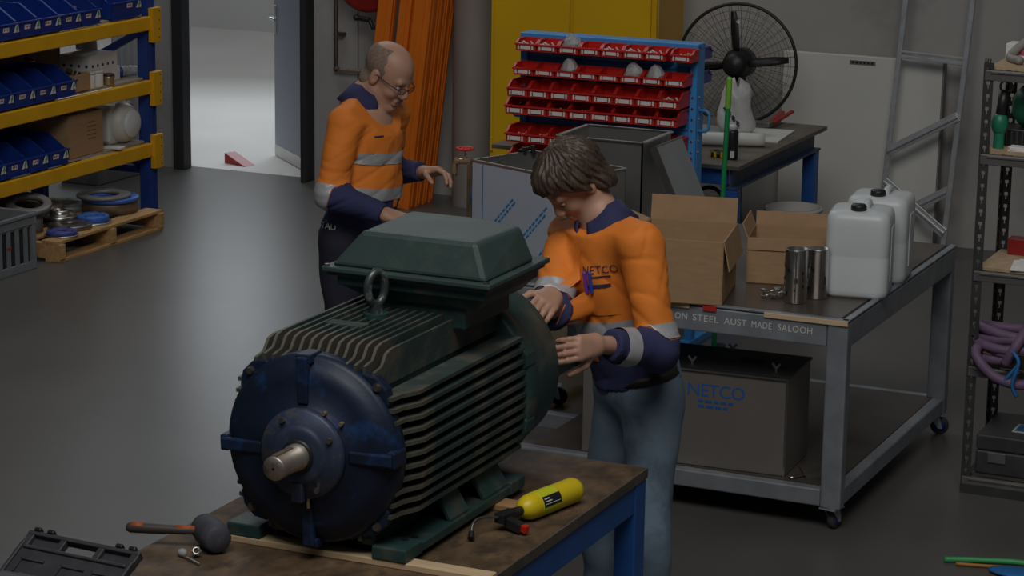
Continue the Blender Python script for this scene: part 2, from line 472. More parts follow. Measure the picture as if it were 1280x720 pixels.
for z in LV:
    for x, s in ((0.045, 1), (-0.885, -1)):
        beam = MB().box((0, -1.3, z - 0.043), (0.045, 2.5, 0.086))
        part('beam', beam, 'rack_yellow', rack, 0.006, (x, 0, 0))
        for y in (-0.005, -2.595):
            cn = MB().box((0.012 * s, 0, z - 0.055), (0.035, 0.095, 0.215)); cn.box((-0.012 * s, 0.045, z - 0.055), (0.07, 0.008, 0.215))
            for k in range(4): cn.cyl((0.029 * s, 0.025, z + 0.03 - k * 0.055), (0.0315 * s, 0.025, z + 0.03 - k * 0.055), 0.006, n=8, mi=1)
            part('beam_connector', cn, ['rack_yellow', 'steel_brown'], rack, 0.003, (x + 0.012 * s, y, 0))
    part('shelf_board', MB().box((-0.42, -1.3, z + 0.006), (0.86, 2.48, 0.016)), 'rack_board', rack, 0.002)
SH = 0.0145                                          # shelf board top above the beam top

# --- blue picking bins, opening towards +x (the aisle)
def bin_mesh(w, d, h, lip, t=0.004):
    m = MB()
    m.box((-d / 2, 0, t / 2), (d, w, t)); m.box((-d + t / 2, 0, h / 2), (t, w, h))
    side = [(-d, 0), (-0.03 * d, 0), (0.0, lip), (-0.09 * d, lip * 1.06), (-0.36 * d, h), (-d, h)]
    for sy in (-1, 1): m.prism(side, -t / 2, t / 2, T=Matrix.Translation((0, sy * (w / 2 - t / 2), 0)) @ XZ)
    a = math.atan2(0.03 * d, lip)
    m.box((-0.015 * d, 0, lip / 2), (t, w, lip / math.cos(a)), rot=(0, a, 0))
    m.box((0.004, 0, lip), (0.014, w + 0.006, 0.008))                      # rolled front lip
    for sy in (-1, 1): m.bar((-0.09 * d, sy * w / 2, lip * 1.06), (-0.36 * d, sy * w / 2, h), 0.010, 0.008)
    m.box((-d * 0.68, -w / 2, h), (d * 0.64, 0.010, 0.008)); m.box((-d * 0.68, w / 2, h), (d * 0.64, 0.010, 0.008))
    m.box((-d, 0, h), (0.010, w, 0.008))
    return m
blue_body = bin_mesh(0.198, 0.42, 0.165, 0.085).mesh('bin_body')
def bin_label():
    m = MB()
    m.box((0, -0.035, 0.0), (0.002, 0.055, 0.026), mi=0)
    for k in range(3): m.box((0.001, -0.052 + k * 0.015, 0.002), (0.002, 0.009, 0.012), mi=1)
    return m.mesh('printed_label')
def bin_tag():
    m = MB()
    m.prism([(-0.026, -0.026), (0.026, -0.026), (0.008, 0.02), (-0.008, 0.02)], 0, 0.003, T=YZ, mi=0)
    m.prism([(-0.012, -0.008), (0.012, -0.008), (0.0, 0.026)], 0.003, 0.0045, T=YZ, mi=1)
    m.box((0.004, 0.0, -0.016), (0.001, 0.004, 0.018), mi=2)
    return m.mesh('white_tag')
lab_me, tag_me = bin_label(), bin_tag()
ords = ['nearest the left frame edge', 'second from the left', 'third from the left', 'fourth from the left', 'fifth from the left']
def blue_bin(y, z, label, fill=None):
    t = thing('storage_bin', label, 'storage bin', (-8.485, y, z), group='blue picking bins on the racking')
    part('bin_body', blue_body, 'bin_blue', t)
    part('printed_label', lab_me, ['paper', 'pink_ink'], t, loc=(0.001, -0.0, 0.055), rot=(0, 0.13, 0))
    part('white_tag', tag_me, ['paper', 'green_ink', 'ink_dark'], t, loc=(0.004, 0.062, 0.060), rot=(0, 0.13, 0))
    if fill == 'coil':
        m = MB()
        for k in range(3): m.ring((-0.2, 0.02, 0.04 + k * 0.022), 0.055, 0.012, n=18, m=6)
        part('coiled_part', m, 'steel_brown', t)
    if fill == 'fittings':
        m = MB()
        for k in range(9): 
            p = Vector((-0.1 - 0.12 * rnd.random(), -0.06 + 0.12 * rnd.random(), 0.02 + 0.03 * rnd.random()))
            m.cyl(p, p + Vector((rnd.uniform(-.04, .04), rnd.uniform(-.04, .04), 0.02)), 0.012, n=8)
        part('fittings', m, 'timber_pale', t, kind='stuff')
    return t
for k in range(6):
    blue_bin(11.38 + k * 0.206, LV[0] + SH, 'blue picking bin on the top rack shelf, ' + (['just outside the frame at left'] + ords)[k], 'coil' if k == 5 else None)
for k in range(5):
    blue_bin(11.31 + k * 0.206, LV[1] + SH, 'blue picking bin on the middle rack shelf, ' + (['cut by the frame at left'] + ords)[k] if k < 4 else 'blue picking bin on the middle rack shelf, rightmost beside the small cardboard box', 'fittings' if k in (2, 3) else None)
for k in range(4):
    blue_bin(11.42 + k * 0.206, LV[2] + SH, ['blue picking bin on the lowest rack shelf, cut by the frame at left', 'blue picking bin on the lowest rack shelf, second from the left', 'blue picking bin on the lowest rack shelf, third from the left',
             'blue picking bin on the lowest rack shelf, rightmost beside the tall cardboard box'][k])
# larger blue tub at the right end of the top shelf
tub = thing('storage_tub', 'large blue tub at the right end of the top rack shelf', 'storage bin', (-8.49, 12.80, LV[0] + SH))
part('tub_body', bin_mesh(0.31, 0.5, 0.22, 0.10), 'bin_blue', tub)
part('printed_label', lab_me, ['paper', 'pink_ink'], tub, loc=(0.001, 0.06, 0.075), rot=(0, 0.13, 0))
part('white_tag', tag_me, ['paper', 'green_ink', 'ink_dark'], tub, loc=(0.004, 0.125, 0.08), rot=(0, 0.13, 0))
solo('storage_tub', bin_mesh(0.11, 0.46, 0.2, 0.19), 'bin_blue', 'narrow tall blue tub between the bins on the top rack shelf', 'storage bin', (-8.56, 12.575, LV[0] + SH))

def carton(name, label, w, d, h, loc, rz=0, flaps=(), m='cardboard', open_top=True, group=None, tape=False):
    t = thing(name, label, 'cardboard box', loc, rz, group)
    k = 0.005
    b = MB()
    b.box((0, 0, k / 2), (w, d, k))
    for s in (-1, 1):
        b.box((s * (w / 2 - k / 2), 0, h / 2), (k, d, h)); b.box((0, s * (d / 2 - k / 2), h / 2), (w - 2 * k, k, h))
    if not open_top: b.box((0, 0, h - k / 2), (w, d, k))
    part('carton_body', b, m, t, 0.0015)
    for side, ang, ln in flaps:
        f = MB()
        a = R(ang)
        if side in 'LR':
            s = 1 if side == 'R' else -1
            f.box((ln / 2, 0, 0), (ln, d * 0.98, k)); rot = (0, -a, 0) if s > 0 else (0, -a, math.pi)
            part('flap', f, m, t, loc=(s * w / 2, 0, h), rot=rot)
        else:
            s = 1 if side == 'B' else -1
            f.box((0, ln / 2, 0), (w * 0.98, ln, k)); rot = (a, 0, 0) if s > 0 else (a, 0, math.pi)
            part('flap', f, m, t, loc=(0, s * d / 2, h), rot=rot)
    return t
def can(name, label, cat, r, h, loc, m, lid=None, group=None):
    t = thing(name, label, cat, loc, 0, group)
    part('can_body', MB().lathe([(r * 0.97, 0), (r, 0.004), (r, h - 0.006), (r * 0.96, h)], n=20), m, t)
    part('lid', MB().lathe([(r * 0.9, h), (r * 1.03, h), (r * 1.03, h + 0.012), (r * 0.85, h + 0.014)], n=20), lid or m, t)
    return t
z1 = LV[1] + SH
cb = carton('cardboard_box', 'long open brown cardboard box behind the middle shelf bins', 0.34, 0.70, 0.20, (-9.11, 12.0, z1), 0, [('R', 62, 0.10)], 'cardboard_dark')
k1 = carton('cardboard_box', 'small open cardboard tray of parts beside the middle shelf bins', 0.28, 0.17, 0.105, (-8.66, 12.345, z1), 0)
m = MB()
for k in range(8):
    p = Vector((rnd.uniform(-.09, .09), rnd.uniform(-.05, .05), rnd.uniform(.075, .09)))
    m.cyl(p, p + Vector((rnd.uniform(-.03, .03), rnd.uniform(-.03, .03), 0.03)), 0.02, n=8)
part('small_parts', m, 'steel_dark', k1, kind='stuff')
can('aerosol_can', 'red capped aerosol can behind the cardboard tray on the middle shelf', 'can', 0.032, 0.17, (-8.86, 12.285, z1), 'paper', 'red_paint')
can('white_tin', 'left of two small white tins on the middle rack shelf', 'can', 0.036, 0.085, (-8.56, 12.475, z1), 'paper', 'white_plastic', 'white tins on the middle shelf')
can('white_tin', 'right of two small white tins on the middle rack shelf', 'can', 0.036, 0.085, (-8.555, 12.555, z1), 'paper', 'white_plastic', 'white tins on the middle shelf')
can('brass_tin', 'small brass coloured tin in front of the spotted carton', 'can', 0.036, 0.055, (-8.545, 12.66, z1), 'pipe_brass', 'pipe_brown')
def spotted(name, label, w, d, h, loc, lid=False):
    t = thing(name, label, 'box', loc)
    part('carton_body', MB().box((0, 0, h / 2), (w, d, h)), 'paper', t, 0.002)
    s = MB(); 
    for i in range(int(d / 0.055)):
        for j in range(max(1, int(h / 0.05))):
            y = -d / 2 + 0.03 + i * 0.055 + (0.02 if j % 2 else 0); z = 0.025 + j * 0.05
            if y < d / 2 - 0.012: s.cyl((w / 2, y, z), (w / 2 + 0.0012, y, z), 0.0105, n=8, smooth=False)
    for i in range(int(w / 0.055)):
        for j in range(max(1, int(h / 0.05))): s.cyl((-w / 2 + 0.03 + i * 0.055, -d / 2, 0.025 + j * 0.05), (-w / 2 + 0.03 + i * 0.055, -d / 2 - 0.0012, 0.025 + j * 0.05), 0.0105, n=8, smooth=False)
    part('blue_spots', s, 'blue_spot', t, kind='stuff')
    if lid: part('raised_lid', MB().box((-0.1, d / 2 - 0.03, h + 0.06), (w * 0.7, 0.012, 0.13), rot=(0.12, 0, 0)), 'paper', t)
    return t
spotted('spotted_carton', 'upper white carton with blue spots and a raised lid on middle shelf', 0.22, 0.30, 0.09, (-8.735, 12.73, z1 + 0.086), True)
spotted('spotted_carton', 'lower white carton with blue spots under the other spotted carton', 0.24, 0.32, 0.085, (-8.74, 12.74, z1))
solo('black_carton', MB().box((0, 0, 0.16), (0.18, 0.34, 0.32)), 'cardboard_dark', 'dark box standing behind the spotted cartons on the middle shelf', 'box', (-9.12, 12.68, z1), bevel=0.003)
wb = thing('white_carton', 'white box with a blue strap behind the middle shelf goods', 'box', (-9.38 + 0.12, 12.44 - 0.02, z1))
part('carton_body', MB().box((0, 0, 0.13), (0.12, 0.10, 0.26)), 'white_plastic', wb, 0.004)
part('strap', MB().box((0.0, 0, 0.23), (0.124, 0.03, 0.035)), 'strap_blue', wb)
bg = thing('plastic_wrap_roll', 'crumpled roll of clear white wrap at the right end of middle shelf', 'roll', (-8.665, 12.955, z1))
part('wrap', MB().tube(spline([(0, 0, 0.036), (0.02, 0.06, 0.036), (0.06, 0.12, 0.033)], 5), [0.034, 0.036, 0.034, 0.036, 0.033, 0.035, 0.034, 0.032, 0.033, 0.032, 0.025], 12), 'clear_bag', bg)
part('blue_core', MB().tube([(0, -0.015, 0.035), (0, 0.035, 0.035)], 0.0365, 12), 'rack_blue', bg)
z2 = LV[2] + SH
tb = carton('cardboard_box', 'tall brown cardboard box with dark open top on the lowest rack shelf', 0.36, 0.36, 0.265, (-8.71, 12.385, z2), 0, m='cardboard')
part('slot_print', (lambda m: [m.box((0.1805, 0.06 + 0.0, 0.10 + k * 0.025), (0.001, 0.08 + 0.02 * (k % 2), 0.006)) for k in range(5)] and m)(MB()), 'cardboard_dark', tb)
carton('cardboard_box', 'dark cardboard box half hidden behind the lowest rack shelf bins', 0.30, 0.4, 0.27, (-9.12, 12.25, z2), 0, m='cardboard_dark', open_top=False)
jc = thing('jerrican', 'white plastic jerrican lying on its side on the lowest rack shelf', 'jerrican', (-8.715, 12.875, z2), R(-90))
m = MB(); m.prism([(-0.12, 0.0), (0.12, 0.0), (0.145, 0.03), (0.145, 0.22), (0.12, 0.25), (-0.12, 0.25), (-0.145, 0.22), (-0.145, 0.03)], -0.17, 0.12, T=frame((0, 0, 0), (1, 0, 0), (0, 0, 1), (0, 1, 0)))
part('jerrican_body', m, 'white_plastic', jc, 0.02, seg=3)
part('rounded_shoulder', MB().lathe([(0.13, 0), (0.128, 0.03), (0.112, 0.07), (0.085, 0.09)], T=Matrix.Translation((0, 0.10, 0.13)) @ AX_Y, n=28), 'white_plastic', jc)
part('white_cap', MB().lathe([(0.09, 0.0), (0.09, 0.02), (0.075, 0.03), (0.0, 0.03)], T=Matrix.Translation((0, 0.18, 0.13)) @ AX_Y, n=24), 'jerry_plastic', jc)
part('moulded_panel', MB().box((0.147, -0.06, 0.13), (0.006, 0.14, 0.15)), 'white_plastic', jc, 0.003)
solo('white_tray', MB().box((0, 0, 0.006), (0.12, 0.07, 0.012)), 'paper', 'flat white plastic offcut in front of the lying jerrican', 'offcut', (-8.53, 12.68, z2), 0.1, bevel=0.002)

# --- grey concrete block beyond the racking
solo('concrete_block', MB().box((0, 0, 0.075), (0.30, 0.55, 0.15)), 'cast_grey', 'low grey block on the floor behind the racking', 'block', (-9.46, 13.92, 0), bevel=0.008)

# --- pallet with flanges
pl = thing('pallet', 'wooden pallet on the floor under the racking carrying flanges', 'pallet', (-8.72, 12.10, 0))
for k in range(6): part('top_board', MB().box((0.57 - 0.075 - k * 0.19, 0, 0.115), (0.12, 1.10, 0.018)), 'pallet_wood', pl, 0.002)
for k in range(3): part('stringer', MB().box((0, -0.525 + k * 0.525, 0.062), (1.14, 0.045, 0.088)), 'pallet_wood', pl, 0.002)
for k in range(3): part('bottom_board', MB().box((0.57 - 0.06 - k * 0.5, 0, 0.009), (0.10, 1.10, 0.018)), 'pallet_wood', pl, 0.002)
PZ = 0.124
def ringm(ro, ri, h, bolt=0, hub=0):
    m = MB().lathe([(ri, 0), (ro, 0), (ro, h * 0.85), (ro - 0.006, h), (ri + 0.004, h), (ri, h * 0.9)], n=32, closed=True)
    for k in range(bolt):
        t = 2 * math.pi * k / bolt; r = (ro * 0.72 + ri * 0.28)
        m.cyl((r * math.cos(t), r * math.sin(t), h), (r * math.cos(t), r * math.sin(t), h + 0.001), 0.010, n=8, mi=1)
    if hub: m.lathe([(ri, h), (ri + 0.02, h), (ri + 0.015, h + hub), (ri, h + hub)], n=28, closed=True)
    return m
FG = 'loose flanges on the pallet'
def flange(label, ro, ri, h, x, y, z, m, rot=(0, 0, 0), bolt=6, hub=0):
    return solo('pipe_flange', ringm(ro, ri, h, bolt, hub), [m, 'black_plastic'], label, 'flange', (x, y, z), group=FG, rot=rot)
flange('thick grey steel flange lowest in the stack at the pallet right end', 0.17, 0.06, 0.075, -8.42, 12.46, PZ, 'steel_brown', bolt=0, hub=0)
flange('bright blue ring second from top in the stack at pallet right end', 0.175, 0.08, 0.022, -8.41, 12.45, PZ + 0.076, 'flange_blue')
flange('pale grey gasket ring topmost on the stack at pallet right end', 0.165, 0.095, 0.018, -8.43, 12.41, PZ + 0.0985, 'cast_grey', bolt=0)
flange('small thick blue flange at the middle of the pallet front edge', 0.095, 0.032, 0.032, -8.32, 12.13, PZ + 0.013, 'flange_blue', bolt=4)
flange('flat silver plate ring underneath the small blue flange', 0.125, 0.05, 0.012, -8.32, 12.11, PZ, 'steel_bright')
flange('small violet flange at the near front corner of the pallet', 0.088, 0.035, 0.022, -8.26, 11.72, PZ + 0.009, 'flange_violet', bolt=4)
flange('thin pale ring beneath the small violet flange', 0.10, 0.05, 0.008, -8.26, 11.72, PZ, 'steel_bright')
flange('flat dark flange lying behind the violet flange on pallet', 0.13, 0.05, 0.028, -8.34, 11.92, PZ, 'steel_dark')
flange('shiny small steel flange with a hub beside the blue flange', 0.10, 0.04, 0.022, -8.47, 12.00, PZ + 0.030, 'steel_bright', hub=0.03, bolt=4)
flange('brownish flange with raised hub in the middle of the pallet', 0.15, 0.06, 0.03, -8.62, 12.12, PZ, 'steel_brown', hub=0.06)
flange('rusty ring leaning upon the brownish hub flange', 0.12, 0.06, 0.03, -8.64, 11.90, PZ + 0.055, 'steel_brown', (0.22, 0.15, 0))
flange('broad grey steel flange behind the blue flange on pallet', 0.16, 0.06, 0.035, -8.70, 12.40, PZ, 'cast_grey')
flange('second broad steel flange stacked at the pallet back edge', 0.15, 0.05, 0.035, -8.92, 12.2, PZ, 'steel_dark', hub=0.05)
solo('pipe_stub', MB().lathe([(0.055, 0), (0.075, 0.0), (0.075, 0.12), (0.055, 0.12)], n=28, closed=True), 'cast_grey', 'short grey pipe stub standing on the near end of the pallet', 'pipe', (-8.48, 11.72, PZ))
flange('tilted grey ring resting on the short pipe stub', 0.135, 0.085, 0.03, -8.49, 11.72, PZ + 0.150, 'cast_grey', (0.18, 0.20, 0), bolt=0)
dd = thing('dished_end', 'large dark dished steel end standing on edge on the pallet', 'dished end', (-8.88, 11.92, PZ + 0.012))
m = MB().lathe([(0.165, 0), (0.17, 0.01), (0.165, 0.02), (0.15, 0.05), (0.11, 0.075), (0.05, 0.09), (0.0, 0.092)], T=Matrix.Translation((0, 0, 0.155)) @ Euler((0, R(64), 0)).to_matrix().to_4x4(), n=36)
part('dish', m, 'black_plastic', dd)
part('rim', MB().ring((0, 0, 0), 0.167, 0.010, 'Z', T=Matrix.Translation((0, 0, 0.155)) @ Euler((0, R(64), 0)).to_matrix().to_4x4()), 'steel_bright', dd)
pv = thing('pump_casing', 'dark mottled pump casing at the near end of the pallet', 'pump', (-8.86, 11.62, PZ))
part('casing', MB().lathe([(0.10, 0), (0.11, 0.03), (0.12, 0.10), (0.09, 0.15), (0.05, 0.16)], n=24), 'steel_dark', pv)
part('outlet', MB().cyl((0.05, 0.02, 0.10), (0.16, 0.06, 0.13), 0.04, n=16), 'steel_brown', pv)

# --- grey plastic crate at the frame edge
cr = thing('plastic_crate', 'grey slatted plastic crate on the floor at the left frame edge', 'crate', (-8.40, 11.13, 0))
cw, cd, ch = 0.40, 0.50, 0.33
b = MB(); b.box((0, 0, 0.01), (cw - 0.03, cd - 0.03, 0.02))
for s in (-1, 1):
    b.box((s * (cw / 2 - 0.006), 0, 0.025), (0.012, cd, 0.05)); b.box((0, s * (cd / 2 - 0.006), 0.025), (cw, 0.012, 0.05))
    b.box((s * (cw / 2 - 0.005), 0, ch - 0.035), (0.018, cd + 0.016, 0.07)); b.box((0, s * (cd / 2 - 0.005), ch - 0.035), (cw + 0.016, 0.018, 0.07))
    b.box((s * (cw / 2 + 0.004), 0, ch - 0.01), (0.02, cd + 0.03, 0.02)); b.box((0, s * (cd / 2 + 0.004), ch - 0.01), (cw + 0.03, 0.02, 0.02))
    for t in (-1, 1): b.box((s * (cw / 2 - 0.012), t * (cd / 2 - 0.012), ch / 2), (0.03, 0.03, ch))
part('crate_shell', b, 'crate_grey', cr, 0.004)
for s in (-1, 1):
    for k in range(5):
        part('slat', MB().box((s * (cw / 2 - 0.006), -0.16 + k * 0.08, 0.155), (0.010, 0.03, 0.22)), 'crate_grey', cr)
    for k in range(4):
        part('slat', MB().box((-0.12 + k * 0.08, s * (cd / 2 - 0.006), 0.155), (0.03, 0.010, 0.22)), 'crate_grey', cr)
part('inner_liner', MB().box((0, 0, 0.13), (cw - 0.05, cd - 0.05, 0.22)), 'dark_case', cr)
part('red_mark', MB().box((cw / 2 + 0.0005, 0.0, 0.16), (0.002, 0.04, 0.012)), 'red_tape', cr)

# ---------------------------------------------------------------- along the back wall
hr = thing('fire_hose_reel', 'red fire hose reel on the wall behind the orange beams', 'hose reel', (-7.60, 14.38, 1.46))
part('reel_disc', MB().lathe([(0.24, -0.03), (0.25, -0.02), (0.25, 0.0), (0.22, 0.012), (0.08, 0.012), (0.06, 0.03), (0, 0.03)], T=axis_T((0, -0.12, 0), (0, -1, 0)), n=40), 'red_paint', hr)
part('hose_coil', MB().ring((0, -0.06, 0), 0.19, 0.045, 'Y', 36, 10), 'black_plastic', hr)
m = MB().cyl((0, 0.11, 0), (0, -0.10, 0), 0.025, n=12); part('wall_bracket', m, 'black_plastic', hr)
m = MB(); m.cyl((-0.09, -0.10, -0.29), (0.01, -0.10, -0.30), 0.017, n=10); m.cyl((0.01, -0.10, -0.30), (0.04, -0.10, -0.36), 0.014, n=10); m.ball((-0.09, -0.1, -0.29), 0.022)
part('nozzle', m, 'black_plastic', hr); part('hose_tail', MB().tube(spline([(0.04, -0.10, -0.35), (0.12, -0.1, -0.30), (0.17, -0.07, -0.14)], 5), 0.014, 8), 'black_plastic', hr)
wp = thing('water_pipe', 'thin brown water pipe with an elbow on the concrete wall', 'pipe', (-7.93, 14.44, 0.79))
part('pipe_run', MB().tube([(0, 0, 2.4), (0, 0, 0.03), (0.009, 0, 0.009), (0.03, 0, 0)], 0.0125, 10), 'pipe_brown', wp)
part('pipe_branch', MB().cyl((0.02, 0, 0), (0.72, 0, 0.0), 0.0125, n=10), 'pipe_brass', wp)
part('elbow', MB().ball((0, 0, 0.005), 0.02), 'pipe_brown', wp)
for z in (0.24, 1.1): part('pipe_clip', MB().box((0.02, 0.02, z), (0.07, 0.05, 0.02)), 'pipe_brown', wp)

# orange beams leaning in the corner
OG = 'orange steel beams leaning on the wall'
def orange(x, y, w, d, label):
    m = MB(); m.box((0, 0, 1.5), (w, d, 3.0))
    m2 = MB()
    t = thing('orange_beam', label, 'beam', (x, y, 0), group=OG, rot=(-0.022, 0.105, 0))
    part('beam_body', m, 'orange_paint', t, 0.006)
    part('rib', MB().box((w / 2, 0, 1.5), (0.012, d * 0.35, 2.96)), 'orange_paint', t, 0.003)
    part('rib', MB().box((0, -d / 2, 1.5), (w * 0.3, 0.010, 2.96)), 'orange_paint', t, 0.003)
    return t
orange(-7.465, 14.00, 0.105, 0.07, 'leftmost bright orange beam leaning behind the man with glasses')
orange(-7.320, 14.00, 0.085, 0.07, 'second bright orange beam from left of the leaning bundle')
orange(-7.180, 13.97, 0.12, 0.09, 'wide front orange beam at the right of the leaning bundle')
orange(-7.180, 14.075, 0.12, 0.08, 'orange beam directly behind the wide front one in bundle')
orange(-7.180, 14.17, 0.12, 0.07, 'deep orange beam third from the front in the bundle')
orange(-7.180, 14.255, 0.12, 0.06, 'rearmost orange beam against the wall in the bundle')
orange(-7.320, 14.10, 0.085, 0.08, 'orange beam behind the second from left in bundle')

# yellow cabinet
yc = thing('storage_cabinet', 'tall yellow two door steel cabinet behind the red bin board', 'cabinet', (-5.865, 13.86, 0))
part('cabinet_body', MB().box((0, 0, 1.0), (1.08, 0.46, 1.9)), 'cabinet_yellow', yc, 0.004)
for s, wd in ((-1, 0.50), (1, 0.50)):
    dr = part('door', MB().box((s * 0.262 + (0.0), -0.241, 1.0), (wd, 0.02, 1.82)), 'cabinet_yellow', yc, 0.004)
    part('hinge', MB().cyl((s * 0.52, -0.25, 0.5), (s * 0.52, -0.25, 0.58), 0.010, n=8), 'cabinet_yellow', dr)
part('door_handle', MB().box((0.04, -0.262, 1.15), (0.03, 0.03, 0.16)), 'black_plastic', yc, 0.004)
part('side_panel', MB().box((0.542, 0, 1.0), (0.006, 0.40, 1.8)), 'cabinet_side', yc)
part('plinth', MB().box((0, 0, 0.025), (1.0, 0.40, 0.05)), 'black_plastic', yc)

# white panel leaning on the wall, slot pull near its top
wpn = thing('leaning_board', 'large off white sheet panel standing against the back wall', 'panel', (-4.27, 14.36, 0.0), rot=(-0.03, 0, 0))
part('sheet', MB().box((0, 0, 0.57), (1.0, 0.05, 1.14)), 'white_panel', wpn, 0.004)
sl = MB(); sl.box((0, -0.0255, 1.10), (0.16, 0.003, 0.025)); part('slot_pull', sl, 'steel_bright', wpn)
part('dark_slot', (lambda m: [m.box((-0.06 + k * 0.024, -0.0275, 1.10), (0.012, 0.002, 0.012)) for k in range(6)] and m)(MB()), 'black_plastic', wpn)
part('edge_trim', MB().box((0.502, 0, 0.57), (0.012, 0.06, 1.14)), 'cast_grey', wpn, 0.002)

# galvanised trestle frame leaning over the panel
lad = thing('trestle_frame', 'galvanised steel ladder frame with diagonal braces leaning on back wall', 'frame', (-3.86, 14.14, 0.0), rot=(-0.085, 0.045, 0))
for x in (-0.20, 0.20):
    m = MB(); m.box((x, 0, 1.25), (0.032, 0.032, 2.5)); part('rail', m, 'galv', lad, 0.004)
for z in (1.17, 1.95): part('rung', (lambda m: m.box((0, -0.0, z), (0.37, 0.035, 0.022)).box((0, 0, z + 0.03), (0.37, 0.03, 0.014)))(MB()), 'galv', lad, 0.003)
for za, zb, dy in ((0.60, 0.86, -0.024), (0.42, 0.16, -0.024), (0.16, 0.42, 0.024)):
    part('brace', (lambda m: m.bar((-0.20, dy, za), (0.20, dy, zb), 0.010, 0.058).bar((-0.20, dy - 0.012, za), (0.20, dy - 0.012, zb), 0.014, 0.014))(MB()), 'galv', lad, 0.002)
part('rung', MB().box((0, 0, 0.05), (0.37, 0.03, 0.03)), 'galv', lad)

# industrial fan
fn = thing('pedestal_fan', 'large black pedestal fan with wire guard beside the white panel', 'fan', (-4.87, 13.80, 0))
fz, FR = 1.12, 0.355
TF = Matrix.Translation((0, 0, fz)) @ Euler((R(-4), 0, R(8))).to_matrix().to_4x4()
def cage(sgn):
    m = MB()
    for r in (0.10, 0.16, 0.22, 0.27, 0.315):
        m.ring((0, sgn * (0.10 - 0.075 * (r / FR) ** 2), 0), r, 0.0011, 'Y', 40, 4, T=TF)
    for k in range(36):
        t = 2 * math.pi * k / 36
        pts = [TF @ Vector((r * math.cos(t), sgn * (0.10 - 0.075 * (r / FR) ** 2), r * math.sin(t))) for r in (0.08, 0.18, 0.26, 0.32, FR)]
        m.tube(pts, 0.0012, 4)
    return m
part('front_guard', cage(-1), 'fan_black', fn, kind='stuff'); part('rear_guard', cage(1), 'fan_black', fn, kind='stuff')
part('rim_ring', MB().ring((0, 0, 0), FR, 0.010, 'Y', 48, 8, T=TF), 'fan_black', fn)
for k in range(4):
    t = R(97 + 90 * k)
    d = Vector((math.cos(t), 0, math.sin(t))); q = Vector((-math.sin(t), 0, math.cos(t)))
    m = MB(); rows = []
    for r, wd, tw in ((0.05, 0.022, 0.6), (0.12, 0.030, 0.55), (0.22, 0.028, 0.45), (0.31, 0.018, 0.35)):
        for s in (-1, 1): rows.append(TF @ (d * r + q * (s * wd * math.cos(tw)) + Vector((0, s * wd * math.sin(tw), 0))))
    m.add(rows, [(0, 1, 3, 2), (2, 3, 5, 4), (4, 5, 7, 6)], smooth=True)
    b = part('fan_blade', m, 'fan_black', fn); md = b.modifiers.new('thick', 'SOLIDIFY'); md.thickness = 0.004
part('hub', MB().lathe([(0.0, -0.11), (0.05, -0.105), (0.075, -0.08), (0.075, 0.0), (0.09, 0.02), (0.09, 0.16), (0.06, 0.19), (0, 0.19)], T=TF @ AX_Y, n=24), 'fan_black', fn)
part('badge', MB().cyl(TF @ Vector((0.0, -0.02, 0.25)), TF @ Vector((0.0, -0.03, 0.25)), 0.011, n=10), 'paper', fn)
part('pole', MB().cyl((0, 0.10, 0.03), (0, 0.10, fz - 0.03), 0.022, n=12), 'fan_black', fn)
part('base', MB().lathe([(0.26, 0), (0.26, 0.02), (0.06, 0.04), (0.03, 0.07)], T=Matrix.Translation((0, 0.10, 0)), n=28), 'fan_black', fn)
# ---------------------------------------------------------------- blue louvred board with red parts bins
BX0, BX1, BY = -5.19, -4.225, 11.40
pb = thing('parts_board', 'bright blue louvred parts board on a stand holding red bins', 'parts board', ((BX0 + BX1) / 2, BY, 0))
BW = BX1 - BX0
part('louvre_panel', MB().box((0, 0.02, 1.13), (BW, 0.012, 0.80)), 'board_blue', pb)
m = MB()
for s in (-1, 1): m.box((s * (BW / 2 - 0.0215), 0.045, 1.130), (0.04, 0.106, 0.81))
m.box((0, 0.045, 1.53), (BW, 0.11, 0.03)); m.box((0, 0.045, 0.72), (BW, 0.11, 0.05))
part('frame', m, 'board_blue', pb, 0.005)
for k in range(15): part('louvre', MB().box((0, 0.009, 0.77 + k * 0.05), (BW - 0.10, 0.016, 0.012), rot=(0.5, 0, 0)), 'board_blue', pb)
for s in (-1, 1):
    part('leg', MB().box((s * (BW / 2 - 0.02), 0.045, 0.36), (0.04, 0.06, 0.72)), 'board_blue', pb, 0.004)
    part('foot', MB().box((s * (BW / 2 - 0.02), 0.045, 0.02), (0.06, 0.5, 0.04)), 'board_blue', pb, 0.004)
    x = s * BW / 2; q = s * 0.055
    hnd = MB().tube([(x - 0.01 * s, 0.03, 1.215), (x + q * 0.7, 0.03, 1.215), (x + q, 0.03, 1.20), (x + q, 0.03, 1.125), (x + q * 0.7, 0.03, 1.11), (x - 0.01 * s, 0.03, 1.11)], 0.008, 8)
    part('handle', hnd, 'board_blue', pb)
m = MB()
for k in range(6): m.cyl((BW / 2 + 0.0, 0.03, 1.28 - k * 0.055), (BW / 2 + 0.003, 0.03, 1.28 - k * 0.055), 0.006, n=8); m.cyl((BW / 2 - 0.022, -0.009, 1.28 - k * 0.055), (BW / 2 - 0.022, -0.012, 1.28 - k * 0.055), 0.006, n=8)
part('rivets', m, 'chrome', pb, kind='stuff')

